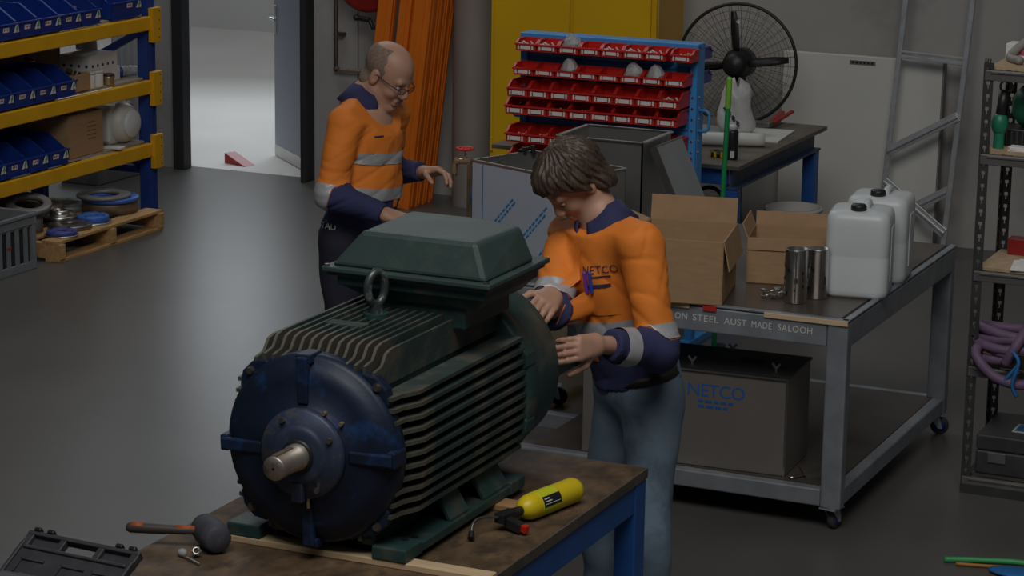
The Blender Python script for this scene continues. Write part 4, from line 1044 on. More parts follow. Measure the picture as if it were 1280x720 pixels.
# things on the shelving
gb = thing('carton', 'small white carton with red print on the shelving top behind the post', 'box', (SX + 0.10, SY + 0.33, L5[4]))
part('carton_body', MB().box((0, 0, 0.03), (0.17, 0.1, 0.06)), 'paper', gb, 0.002)
part('red_print', MB().box((-0.02, -0.0505, 0.03), (0.05, 0.001, 0.03)), 'pink_ink', gb)
m = MB()
m.tube(spline([(0.10, 0.1, 0.018), (0.03, 0.22, 0.02), (0.12, 0.32, 0.10), (0.35, 0.33, 0.16), (0.62, 0.3, 0.14), (0.8, 0.2, 0.02)], 7), 0.017, 10)
solo('suction_hose', m, 'hose_grey', 'thick grey hose arching over the shelving top at upper right', 'hose', (SX + 0.02, SY, L5[4]))
solo('suction_hose', MB().tube(spline([(0.42, 0.12, 0.017), (0.36, 0.18, 0.09), (0.45, 0.20, 0.13), (0.62, 0.16, 0.08), (0.66, 0.06, 0.017)], 7), 0.016, 10), 'hose_grey', 'second grey hose loop right of the arching one on shelving top', 'hose', (SX + 0.0, SY, L5[4]))
ag = thing('bench_grinder', 'green bench grinder on a dark base on the second shelf at right', 'grinder', (SX + 0.145, SY + 0.245, L5[3]))
part('base', MB().box((0, 0, 0.035), (0.24, 0.16, 0.07)), 'black_plastic', ag, 0.006)
part('motor_body', MB().lathe([(0.0, -0.10), (0.06, -0.095), (0.085, -0.07), (0.09, 0), (0.085, 0.09), (0.05, 0.11), (0, 0.11)], T=axis_T((0.03, 0.01, 0.155), (1, -0.25, 0)), n=28), 'grinder_green', ag)
part('ribbed_foot', (lambda m: [m.box((-0.10 + k * 0.022, -0.082, 0.035), (0.008, 0.006, 0.055)) for k in range(9)] and m)(MB()), 'dark_case', ag, kind='stuff')
part('stand', MB().box((0.03, 0.01, 0.08), (0.07, 0.09, 0.05)), 'grinder_green', ag)
an = thing('angle_grinder', 'small green and black angle grinder hanging inside the shelving second bay', 'grinder', (SX + 0.055, SY + 0.085, L5[3]))
part('grip', MB().tube([(0, 0, 0.11), (0.004, 0, 0.17), (0.015, 0.0, 0.235)], [0.022, 0.02, 0.024], 12), 'black_plastic', an)
part('gear_head', MB().ball((0, 0, 0.10), (0.035, 0.035, 0.05), 14).cyl((0, 0, 0.0), (0, 0, 0.08), 0.022, n=12), 'grinder_green', an)
part('loop', MB().ring((0.018, 0, 0.252), 0.024, 0.005, 'Y'), 'steel_dark', an)
for k in range(3): solo('paper_sheet', MB().box((0, 0, 0.0015), (0.26, 0.21, 0.003)), 'paper', ['bottom', 'middle', 'top'][k] + ' sheet of the loose papers beneath the green grinder end', 'paper', (SX + 0.17 + 0.012 * k, SY + 0.03 - 0.012 * k + 0.05, L5[3] + 0.0032 * k), 0.12 + 0.1 * k) if False else None
solo('paper_stack', MB().box((0, 0, 0.003), (0.12, 0.06, 0.006)).box((0.005, 0.0, 0.009), (0.12, 0.055, 0.006), rot=(0, 0, 0.12)).box((-0.004, 0.003, 0.0145), (0.11, 0.05, 0.005), rot=(0, 0, -0.1)), 'paper', 'loose white papers in front of the green grinder', 'papers', (SX + 0.165, SY + 0.065, L5[3]))
sp = thing('paper_stack', 'spread of white papers at the front of the third shelf', 'papers', (SX + 0.27, SY + 0.12, L5[2]))
for k in range(4): part('paper_sheet', MB().box((0.012 * k, -0.006 * k, 0.002 + 0.0042 * k), (0.27, 0.20, 0.004), rot=(0, 0, 0.15 - 0.12 * k)), 'paper', sp)
vv = thing('small_valve', 'small black valve fitting standing on the third shelf papers', 'valve', (SX + 0.235, SY + 0.20, L5[2] + 0.0168))
part('body', MB().cyl((-0.04, 0, 0.028), (0.04, 0, 0.028), 0.022, n=14).cyl((0, 0, 0.02), (0, 0, 0.09), 0.014, n=12).ball((0, 0, 0.028), 0.028), 'black_plastic', vv)
part('knob', MB().ball((0, 0, 0.10), (0.018, 0.018, 0.022), 12), 'black_plastic', vv)
part('collar', MB().cyl((0, 0, 0.065), (0, 0, 0.075), 0.018, n=12), 'steel_bright', vv)
rb = thing('tool_box', 'dark red metal box at the back of the third shelf', 'box', (SX + 0.17, SY + 0.345, L5[2])); rb.scale = (0.7, 0.8, 0.6)
part('box_body', MB().box((0, 0, 0.05), (0.30, 0.09, 0.10)), 'red_paint', rb, 0.004)
part('lid', MB().box((0, 0, 0.105), (0.305, 0.095, 0.012)), 'red_paint', rb, 0.003)
part('handle', MB().tube(arc((0, 0, 0.11), 0.04, 0, 180, 8, 'Y'), 0.006, 8), 'black_plastic', rb)
hc = thing('hose_coil', 'tangled coil of purple hose tied by a blue strap on the fourth shelf', 'hose', (SX + 0.185, SY + 0.075, L5[1]))
r_ = random.Random(12)
for k in range(5):
    pts = []
    ph = r_.uniform(0, 6.28); a_, b_ = r_.uniform(0.13, 0.19), r_.uniform(0.07, 0.11)
    for i in range(22):
        t = 2 * math.pi * i / 22
        pts.append((a_ * math.cos(t) + 0.008 * math.sin(3 * t + ph), b_ * math.sin(t) + 0.01 * math.cos(2 * t + ph), 0.022 + k * 0.026 + 0.020 * (1 + math.sin(2 * t + ph)) * 0.5))
    part('hose_loop', MB().tube(pts, 0.0205, 9, True), 'hose_purple', hc)
part('hose_loop', MB().tube(spline([(-0.02, -0.115, 0.022), (0.02, -0.12, 0.10), (0.06, -0.02, 0.185), (0.07, 0.09, 0.10), (0.06, 0.11, 0.03)], 6), 0.021, 9), 'hose_purple', hc)
part('hose_loop', MB().tube(spline([(-0.13, -0.03, 0.09), (-0.14, -0.125, 0.05), (-0.05, -0.145, -0.03), (0.08, -0.15, -0.045), (0.17, -0.13, 0.02), (0.19, -0.04, 0.10)], 6), 0.021, 9), 'hose_purple', hc)
part('strap', MB().tube(spline([(0.02, -0.17, 0.09), (0.05, -0.185, 0.05), (0.03, -0.19, -0.04), (0.05, -0.185, -0.09)], 5), 0.008, 6).tube(spline([(0.05, -0.155, 0.05), (0.01, -0.16, -0.01), (-0.02, -0.162, -0.05)], 4), 0.007, 6), 'strap_blue', hc)
part('strap_buckle', MB().box((0.05, -0.15, 0.05), (0.05, 0.02, 0.06)), 'black_plastic', hc, 0.003)
tc_ = thing('tool_case', 'flat dark tool case on the bottom shelf at right', 'case', (SX + 0.42, SY + 0.205, L5[0]))
part('case_base', MB().box((0, 0, 0.05), (0.74, 0.375, 0.10)), 'dark_case', tc_, 0.008)
part('case_lid', MB().box((0, 0, 0.135), (0.74, 0.375, 0.066)), 'dark_case', tc_, 0.008)
part('handle', MB().box((0.02, -0.195, 0.125), (0.12, 0.02, 0.02)), 'black_plastic', tc_, 0.004)
part('latch', MB().box((-0.28, -0.19, 0.075), (0.075, 0.008, 0.045)), 'shelf_beam', tc_, 0.003)
part('latch', MB().box((0.28, -0.19, 0.075), (0.075, 0.008, 0.045)), 'shelf_beam', tc_, 0.003)
cd_ = thing('leaflet', 'blue printed leaflet lying upon the dark tool case', 'leaflet', (SX + 0.27, SY + 0.17, L5[0] + 0.1682))
part('sheet', MB().box((0, 0, 0.0015), (0.19, 0.12, 0.003)), 'paper', cd_)
part('blue_picture', MB().box((0.0, 0.0, 0.0033), (0.17, 0.10, 0.0008)), 'strap_blue', cd_)
# bits on the floor at the lower right corner
solo('green_hose', MB().tube(spline([(-0.24, -0.08, 0.013), (-0.1, -0.02, 0.012), (0.05, 0.02, 0.012), (0.30, 0.0, 0.012), (0.6, -0.12, 0.012)], 6), 0.011, 10), 'hose_green', 'green hose with a grey end on floor at lower right corner', 'hose', (-1.96, 8.86, 0.0))
solo('orange_hose', MB().tube(spline([(-0.2, -0.07, 0.01), (-0.05, -0.03, 0.008), (0.1, -0.01, 0.008), (0.35, -0.03, 0.008), (0.6, -0.15, 0.008)], 6), 0.007, 8), 'hose_orange', 'thin orange brown hose beside the green one at lower right', 'hose', (-1.95, 8.83, 0.0))
solo('blue_rag', MB().ball((0, 0, 0.012), (0.13, 0.06, 0.012), 14), 'strap_blue', 'dark blue rag lying under the green hose at lower right', 'rag', (-1.90, 8.76, 0.0))
cs2 = thing('brown_case', 'dark brown case cut off at the lower right frame edge', 'case', (-1.70, 9.02, 0.0), 0.5)
part('case_body', MB().box((0, 0, 0.05), (0.30, 0.22, 0.10)), 'pipe_brown', cs2, 0.006)
part('clasp', MB().box((-0.152, 0.02, 0.075), (0.012, 0.04, 0.03)), 'black_plastic', cs2)
part('handle', MB().tube(arc((-0.15, 0.0, 0.11), 0.04, 0, 180, 8, 'X'), 0.008, 8), 'black_plastic', cs2)

# ---------------------------------------------------------------- wooden topped blue workbench
WX0, WX1, WY0, WY1, WZ = -3.62, -2.655, 4.70, 6.82, 0.85
wbn = thing('workbench', 'blue steel workbench with a stained wooden top carrying the motor', 'workbench', ((WX0 + WX1) / 2, (WY0 + WY1) / 2, 0))
wx, wy = (WX1 - WX0) / 2, (WY1 - WY0) / 2
part('bench_top', MB().box((0, 0, WZ - 0.0125), (2 * wx, 2 * wy, 0.025)), 'bench_top', wbn, 0.004)
part('top_edging', MB().box((wx + 0.001, 0, WZ - 0.016), (0.006, 2 * wy, 0.030)).box((0, wy + 0.001, WZ - 0.016), (2 * wx, 0.006, 0.03)), 'bench_edge', wbn)
for nm, c, d in (('side_rail', (wx - 0.03, 0, WZ - 0.080), (0.05, 2 * wy - 0.02, 0.095)), ('side_rail', (-wx + 0.03, 0, WZ - 0.080), (0.05, 2 * wy - 0.02, 0.095)), ('end_rail', (0, wy - 0.03, WZ - 0.08), (2 * wx - 0.12, 0.05, 0.095)), ('end_rail', (0, -wy + 0.03, WZ - 0.08), (2 * wx - 0.12, 0.05, 0.095))):
    part(nm, MB().box(c, d), 'bench_blue', wbn, 0.004)
for sx in (-1, 1):
    for sy in (-1, 1): part('leg', MB().box((sx * (wx - 0.035), sy * (wy - 0.045), (WZ - 0.03) / 2), (0.07, 0.085, WZ - 0.03)), 'bench_blue', wbn, 0.005)
# timber pieces under the motor
solo('timber_batten', MB().box((0, 0, 0.009), (0.86, 0.055, 0.018)), 'timber_pale', 'long thin timber batten under the front feet of the motor', 'batten', (-3.07, 5.665, WZ + 0.0005), R(0.5), bevel=0.002)
solo('timber_batten', MB().box((0, 0, 0.009), (0.66, 0.07, 0.018)), 'timber_warm', 'short wide timber batten under the rear feet of the motor', 'batten', (-3.15, 6.26, WZ + 0.0005), R(-1), bevel=0.002)

# ---------------------------------------------------------------- electric motor
mo = thing('electric_motor', 'big green electric motor with a blue end shield on the wooden bench', 'motor', (-3.165, 5.58, WZ + 0.019))
AZ = 0.29
def T_(y=0.0): return Matrix.Translation((0, y, AZ)) @ AX_Y
part('frame_body', MB().cyl((0, 0.06, AZ), (0, 0.86, AZ), 0.225, n=48), 'motor_green', mo)
fin = MB().prism([(0.055, 0.0), (0.83, 0.0), (0.83, 0.095), (0.155, 0.095), (0.125, 0.088), (0.10, 0.058), (0.055, 0.05)], -0.0045, 0.0045, T=YZ).mesh('cooling_fin')
fin2 = MB().prism([(0.055, 0.0), (0.83, 0.0), (0.83, 0.075), (0.16, 0.075), (0.10, 0.05), (0.055, 0.045)], -0.0055, 0.0055, T=YZ).mesh('cooling_fin')
TOP = 0.292
for k in range(14):
    x = -0.182 + k * 0.028
    part('cooling_fin', fin, 'motor_fin', mo, loc=(x, 0, AZ + TOP - 0.095 - (0.014 if k in (0, 13) else 0)))
for s in (-1, 1):
    for k in range(11):
        z = -0.165 + k * 0.033
        part('cooling_fin', fin2, 'motor_fin', mo, loc=(s * 0.212 * math.cos(z / 0.32) if False else s * (0.285 - 0.075 - 0.10 * (z / 0.2) ** 2 * 0.25), 0, AZ + z), rot=(0, s * R(90), 0))
for k in range(11):
    part('cooling_fin', fin2, 'motor_fin', mo, loc=(-0.14 + k * 0.028, 0, AZ - 0.20), rot=(0, R(180), 0))
es = part('end_shield', MB().lathe([(0.05, -0.020), (0.085, -0.020), (0.12, -0.012), (0.125, 0.004), (0.20, 0.010), (0.238, 0.022), (0.243, 0.032), (0.256, 0.036), (0.266, 0.05), (0.266, 0.085), (0.22, 0.09)], T=T_(), n=64), 'motor_blue', mo)
for k in range(4):
    a = R(90 * k + 2)
    m = MB(); m.box((0.20, 0.011, 0), (0.13, 0.022, 0.034)); m.box((0.258, 0.045, 0), (0.026, 0.07, 0.046))
    part('shield_rib', m, 'motor_blue', es, 0.005, (0, 0, AZ), (0, -a, 0))
for k in range(4):
    a = R(45 + 90 * k)
    m = MB(); m.prism([(0.22, -0.075), (0.270, -0.055), (0.292, -0.022), (0.292, 0.022), (0.270, 0.055), (0.22, 0.075)], -0.052, -0.088, T=frame((0, 0, 0), (1, 0, 0), (0, 0, 1)).inverted().to_4x4() if False else Matrix(((1, 0, 0, 0), (0, 0, -1, 0), (0, 1, 0, 0), (0, 0, 0, 1))))
    lg = part('shield_lug', m, 'motor_blue', es, 0.005, (0, 0, AZ), (0, -a, 0))
    part('bolt', MB().cyl((0.276, 0.054, 0), (0.276, 0.042, 0), 0.010, n=6, smooth=False).cyl((0.276, 0.054, 0), (0.276, 0.050, 0), 0.013, n=14), 'steel_dark', es, 0.001, (0, 0, AZ), (0, -a, 0))
part('bearing_cap', MB().lathe([(0.046, -0.034), (0.066, -0.036), (0.080, -0.030), (0.086, -0.022), (0.122, -0.020), (0.127, -0.008), (0.127, 0.004)], T=T_(), n=48), 'hub_blue', mo)
for k in range(4):
    a = R(30 + 90 * k); c, s = 0.106 * math.cos(a), 0.106 * math.sin(a)
    part('cap_bolt', MB().cyl((c, -0.018, AZ + s), (c, -0.030, AZ + s), 0.0085, n=6, smooth=False), 'steel_dark', mo)
m = MB()
for a, rr_ in ((62, 0.135), (40, 0.150)): m.cyl((rr_ * math.cos(R(a)), 0.006, AZ + rr_ * math.sin(R(a))), (rr_ * math.cos(R(a)), -0.008, AZ + rr_ * math.sin(R(a))), 0.006, n=8)
m.cyl((0.018, -0.01, AZ - 0.118), (0.018, -0.01, AZ - 0.15), 0.005, n=8)
part('grease_nipples', m, 'pipe_brass', mo)
part('grease_outlet', MB().box((-0.005, -0.022, AZ - 0.105), (0.034, 0.026, 0.055)), 'hub_blue', mo, 0.004)
part('shaft_seal', MB().lathe([(0.03, -0.030), (0.047, -0.032), (0.047, -0.038), (0.03, -0.038)], T=T_(), n=36), 'black_plastic', mo)
sf = part('shaft', MB().lathe([(0.0, -0.165), (0.031, -0.165), (0.0335, -0.161), (0.0335, -0.06), (0.037, -0.058), (0.037, 0.02)], T=T_(), n=40), 'shaft_steel', mo)
part('keyway', MB().box((0.0, -0.115, AZ + 0.0325), (0.016, 0.085, 0.006)), 'steel_brown', sf)
part('centre_hole', MB().cyl((0, -0.164, AZ), (0, -0.1656, AZ), 0.0045, n=12), 'black_plastic', sf)
# rear end
part('rear_flange', MB().lathe([(0.22, 0.825), (0.288, 0.825), (0.298, 0.835), (0.298, 0.885), (0.290, 0.895), (0.2, 0.895)], T=T_(), n=56), 'motor_green', mo)
for k in range(8):
    a = R(22.5 + 45 * k)
    m = MB(); m.prism([(0.25, -0.05), (0.300, -0.034), (0.310, 0), (0.300, 0.034), (0.25, 0.05)], -0.82, -0.88, T=Matrix(((1, 0, 0, 0), (0, 0, -1, 0), (0, 1, 0, 0), (0, 0, 0, 1))))
    part('flange_lug', m, 'motor_green', mo, 0.004, (0, 0, AZ), (0, -a, 0))
    part('bolt', MB().cyl((0.275, 0.824, 0), (0.275, 0.808, 0), 0.013, n=6, smooth=False), 'steel_dark', mo, 0, (0, 0, AZ), (0, -a, 0))
part('fan_cover', MB().lathe([(0.262, 0.895), (0.268, 0.91), (0.268, 1.10), (0.255, 1.125), (0.16, 1.13), (0.0, 1.13)], T=T_(), n=56), 'motor_green', mo)
m = MB()
for r in (0.06, 0.10, 0.14): m.ring((0, 1.133, AZ), r, 0.004, 'Y', 32, 5)
part('cover_grille', m, 'black_plastic', mo)
# feet
for s in (-1, 1):
    part('foot_plate', MB().box((s * 0.225, 0.445, 0.014), (0.10, 0.77, 0.028)), 'motor_green', mo, 0.004)
    for y0, y1 in ((0.055, 0.16), (0.74, 0.835)): part('foot_pad', MB().box((s * 0.228, (y0 + y1) / 2, 0.019), (0.104, y1 - y0, 0.038)), 'motor_green', mo, 0.004)
    for y0, y1 in ((0.36, 0.475), (0.58, 0.74)):
        m = MB(); MT_ = Matrix(((s, 0, 0, 0), (0, 0, -1, 0), (0, 1, 0, 0), (0, 0, 0, 1)))
        m.prism([(0.16, 0.02), (0.262, 0.02), (0.262, 0.034), (0.205, 0.125), (0.15, 0.16)], -(y1 - 0.012), -y1, T=MT_)
        m.prism([(0.252, 0.02), (0.268, 0.02), (0.268, 0.036), (0.212, 0.128), (0.15, 0.168), (0.15, 0.150), (0.200, 0.116), (0.252, 0.032)], -y0, -y1, T=Matrix(((s, 0, 0, 0), (0, 0, -1, 0), (0, 1, 0, 0), (0, 0, 0, 1))))
        part('foot_gusset', m, 'motor_green', mo, 0.004)
    m = MB(); m.prism([(0.12, 0.02), (0.165, 0.02), (0.165, 0.10), (0.12, 0.16)], -0.10, -0.78, T=Matrix(((s, 0, 0, 0), (0, 0, -1, 0), (0, 1, 0, 0), (0, 0, 0, 1))))
    part('foot_web', m, 'motor_green', mo, 0.003)
    part('slot_hole', MB().cyl((s * 0.235, 0.14, 0.0375), (s * 0.235, 0.14, 0.039), 0.011, n=14).cyl((s * 0.235, 0.20, 0.027), (s * 0.235, 0.20, 0.029), 0.011, n=14), 'black_plastic', mo)
# nameplate pad, eyebolt, terminal box
part('fin_bridge', MB().box((-0.03, 0.30, AZ + TOP - 0.004), (0.115, 0.045, 0.012)), 'motor_fin', mo, 0.002)
eb = MB(); eb.cyl((0, 0, 0), (0, 0, 0.04), 0.034, 0.028, n=20); eb.cyl((0, 0, 0.04), (0, 0, 0.055), 0.036, n=20)
part('eyebolt_boss', eb, 'motor_green', mo, 0.003, (0.0, 0.415, AZ + TOP - 0.045))
part('eyebolt', MB().ring((0, 0, 0.058), 0.037, 0.0125, 'Y', 28, 10, T=Matrix.Diagonal((0.85, 1, 1.25, 1))).cyl((0, 0, 0), (0, 0, 0.03), 0.02, n=14), 'eye_steel', mo, 0, (0.0, 0.415, AZ + TOP + 0.008), (0, 0, R(68)))
TBX0, TBX1, TBY0, TBY1 = -0.195, 0.325, 0.465, 0.87
bz0, bz1 = 0.690, 0.802
m = MB(); cxm = (TBX0 + TBX1) / 2; cym = (TBY0 + TBY1) / 2
m.box((cxm + 0.01, cym + 0.01, 0.575), (0.30, 0.30, 0.07))
part('box_pedestal', m, 'motor_green', mo, 0.006)
m = MB(); m.prism([(TBX0 + 0.03, TBY0 + 0.02), (TBX1 - 0.02, TBY0 + 0.02), (TBX1 - 0.02, TBY1 - 0.02), (TBX0 + 0.03, TBY1 - 0.02)], 0.640, 0.672)
m.prism([(TBX0 + 0.12, TBY0 + 0.05), (TBX1 - 0.06, TBY0 + 0.05), (TBX1 - 0.06, TBY1 - 0.05), (TBX0 + 0.12, TBY1 - 0.05)], 0.605, 0.642, poly2=[(TBX0 + 0.035, TBY0 + 0.025), (TBX1 - 0.025, TBY0 + 0.025), (TBX1 - 0.025, TBY1 - 0.025), (TBX0 + 0.035, TBY1 - 0.025)])
part('terminal_box', m, 'motor_green', mo, 0.005)
m = MB()
m.box((cxm, cym, 0.676), (TBX1 - TBX0 - 0.01, TBY1 - TBY0 - 0.01, 0.014)); m.box((cxm, cym, 0.689), (TBX1 - TBX0 + 0.012, TBY1 - TBY0 + 0.012, 0.016))
part('box_rim', m, 'motor_lid', mo, 0.004)
lo = [(TBX0 + 0.012, TBY0 + 0.012), (TBX1 - 0.012, TBY0 + 0.012), (TBX1 - 0.012, TBY1 - 0.06), (TBX1 - 0.12, TBY1 - 0.012), (TBX0 + 0.012, TBY1 - 0.012)]
hi = [(TBX0 + 0.10, TBY0 + 0.045), (TBX1 - 0.06, TBY0 + 0.045), (TBX1 - 0.045, TBY1 - 0.09), (TBX1 - 0.20, TBY1 - 0.03), (TBX0 + 0.09, TBY1 - 0.03)]
part('box_lid', MB().prism(lo, 0.696, bz1, poly2=hi), 'motor_lid', mo, 0.014, seg=3)
for x, y in ((TBX0 + 0.0, TBY0), (TBX1, TBY0)): part('lid_screw', MB().cyl((x * 0.97, y + 0.008, 0.69), (x * 0.97, y + 0.008, 0.702), 0.008, n=10), 'steel_dark', mo)

# ---------------------------------------------------------------- small things on the wooden bench
TOPZ = WZ + 0.0005
bt = thing('blow_torch', 'yellow gas cylinder blow torch lying on the wooden bench', 'blow torch', (-2.775, 6.16, TOPZ + 0.0385), rot=(0, 0, 0))
TT = axis_T((0, 0, 0), (0.058, 0.25, 0.0))
part('gas_cylinder', MB().lathe([(0.013, -0.012), (0.02, -0.008), (0.032, 0.008), (0.0375, 0.028), (0.038, 0.04), (0.038, 0.235), (0.034, 0.25), (0.02, 0.255), (0, 0.253)], T=TT, n=32), 'torch_yellow', bt)
part('label_band', MB().lathe([(0.0384, 0.05), (0.0386, 0.052), (0.0386, 0.135), (0.0384, 0.137)], T=TT, n=32), 'torch_label', bt)
def wrap(z0, z1, a0, a1, r, T, mi=0):
    m = MB(); n = 8; vs = []
    for i in range(n + 1):
        a = R(a0 + (a1 - a0) * i / n)
        for z in (z0, z1): vs.append((r * math.cos(a), r * math.sin(a), z))
    return m.add(vs, [(2 * i, 2 * i + 1, 2 * i + 3, 2 * i + 2) for i in range(n)], T, True, mi)
def side_angle(T, d):                                    # angle on the lathe that faces direction d
    q = T.to_3x3().inverted() @ Vector(d); return math.degrees(math.atan2(q.y, q.x))
ca = side_angle(TT, (0.55, -0.6, 0.28))
part('black_label', wrap(0.052, 0.134, ca - 24, ca + 24, 0.0392, TT), 'black_plastic', bt)
lm = MB()
for k, (z0, z1) in enumerate(((0.058, 0.082), (0.058, 0.09), (0.058, 0.128))):
    q = wrap(z0, z1, ca + (-14 + k * 12), ca + (-10 + k * 12) - (1.5 if k == 2 else 0), 0.0396, TT); n0 = len(lm.v); lm.add(q.v, q.f, None, True)
part('white_print', lm, 'paper', bt, kind='stuff')
m = MB(); m.cyl(TT @ Vector((0, 0, -0.008)), TT @ Vector((0, 0, -0.055)), 0.013, 0.016, n=16)
m.bar(TT @ Vector((0, 0, -0.05)), TT @ Vector((0.0, 0, -0.115)), 0.034, 0.03)
m.bar((-0.012, -0.085, -0.012), (0.045, -0.105, -0.02), 0.026, 0.03)
part('torch_head', m, 'black_plastic', bt, 0.004)
part('red_button', MB().bar((0.040, -0.10, -0.018), (0.062, -0.108, -0.02), 0.02, 0.022), 'bin_red', bt, 0.003)
part('burner_tube', MB().tube(spline([(-0.026, -0.11, 0.004), (-0.055, -0.15, 0.012), (-0.068, -0.185, 0.006), (-0.062, -0.215, -0.018)], 5), 0.0045, 8), 'steel_dark', bt)
part('burner_tip', MB().cyl((-0.062, -0.212, -0.014), (-0.056, -0.228, -0.0275), 0.008, 0.0105, n=12), 'black_plastic', bt)
ml = thing('mallet', 'black rubber mallet with an orange striped handle at the bench edge', 'mallet', (-3.450, 5.560, TOPZ))
hdir = Vector((-0.95, -0.31, 0)).normalized(); adir = Vector((0.75, -0.62, 0.0))
part('mallet_head', MB().lathe([(0.0, -0.066), (0.033, -0.066), (0.039, -0.058), (0.043, -0.02), (0.043, 0.02), (0.039, 0.058), (0.033, 0.066), (0, 0.066)], T=axis_T((0, 0, 0.0435), adir), n=32), 'mallet_rubber', ml)
p0 = Vector((0, 0, 0.048)); 
part('handle', MB().tube([p0 + hdir * 0.03, p0 + hdir * 0.10, p0 + hdir * 0.17, p0 + hdir * 0.228, p0 + hdir * 0.238], [0.011, 0.0125, 0.0145, 0.015, 0.010], 14), 'mallet_handle', ml)
part('orange_stripe', MB().tube([p0 + hdir * 0.045 + Vector((0, 0, 0.004)), p0 + hdir * 0.10 + Vector((0, 0, 0.005))], 0.0095, 10), 'mallet_orange', ml)
part('orange_stripe', MB().tube([p0 + hdir * 0.190 + Vector((0, 0.0, 0.004)), p0 + hdir * 0.225 + Vector((0, 0, 0.004))], 0.0125, 10), 'mallet_orange', ml)
sn = thing('split_pin', 'thin bright pin with a white cloth tuft on the wooden bench', 'pin', (-3.475, 5.455, TOPZ))
part('shank', MB().cyl((0.0, 0, 0.006), (0.075, -0.035, 0.004), 0.0035, n=8), 'steel_bright', sn)
part('tuft', MB().ball((-0.006, 0.006, 0.012), (0.016, 0.012, 0.012), 8).ball((-0.012, 0.018, 0.010), (0.012, 0.010, 0.010), 8), 'white_cloth', sn)
nt = thing('hex_nut', 'small dark nut lying behind the thin bright pin on bench', 'nut', (-3.445, 5.475, TOPZ))
part('nut_body', MB().lathe([(0.006, 0), (0.014, 0), (0.014, 0.014), (0.006, 0.014)], T=Euler((R(60), 0, 0.6)).to_matrix().to_4x4() @ Matrix.Translation((0, 0.012, 0)), n=6, smooth=False, closed=True), 'steel_dark', nt)
part('washer_face', MB().lathe([(0.006, 0.0142), (0.012, 0.0142), (0.012, 0.016), (0.006, 0.016)], T=Euler((R(60), 0, 0.6)).to_matrix().to_4x4() @ Matrix.Translation((0, 0.012, 0)), n=16, closed=True), 'steel_bright', nt)
nt.location.z = TOPZ + 0.0035

# black tool case, half open, at the near left corner
tcase = thing('tool_case', 'black plastic tool case with a carry handle cut-out at the near left bench corner', 'case', (-3.61, 5.20, TOPZ), R(-3))
CW, CL = 0.365, 0.19
part('case_base', MB().box((0, -CL / 2 + 0.005, 0.018), (CW - 0.01, CL, 0.036)), 'dark_case', tcase, 0.006)
tilt = R(30)
TL_ = Matrix.Translation((0, -CL + 0.02, 0.004)) @ Matrix.Rotation(tilt, 4, 'X')
m = MB()
def lbox(c, d): m.box(c, d, T=TL_)
lbox((0, CL * 0.36, 0.0), (CW, CL * 0.72, 0.016))
lbox((0, CL - 0.006, 0.0), (CW, 0.014, 0.026))
for x, wd in ((-CW / 2 + 0.012, 0.024), (-0.062, 0.02), (0.062, 0.02), (CW / 2 - 0.012, 0.024)): lbox((x, CL * 0.86, 0.0), (wd, CL * 0.26, 0.022))
for s in (-1, 1): lbox((s * 0.118, CL * 0.86, -0.006), (0.10, CL * 0.26, 0.006)); lbox((s * (CW / 2 - 0.006), CL * 0.4, 0.006), (0.012, CL * 0.8, 0.018))
lbox((0, CL * 0.71, 0.006), (CW - 0.03, 0.010, 0.018))
part('case_lid', m, 'dark_case', tcase, 0.003)
for x in (-0.155, -0.112, 0.112, 0.155):
    m = MB(); m.box((x, CL + 0.004, 0.004), (0.022, 0.012, 0.03), T=TL_); part('latch', m, 'black_plastic', tcase, 0.003)
for x in (-0.11, 0.02, 0.12):
    m = MB(); m.box((x, CL * 0.50, 0.0105), (0.075, 0.008, 0.006), T=TL_); m.box((x - 0.035, CL * 0.38, 0.0105), (0.006, 0.05, 0.006), T=TL_)
    part('moulded_rib', m, 'dark_case', tcase)
# ---------------------------------------------------------------- people: bodies and clothes as implicit surfaces
from mathutils.bvhtree import BVHTree

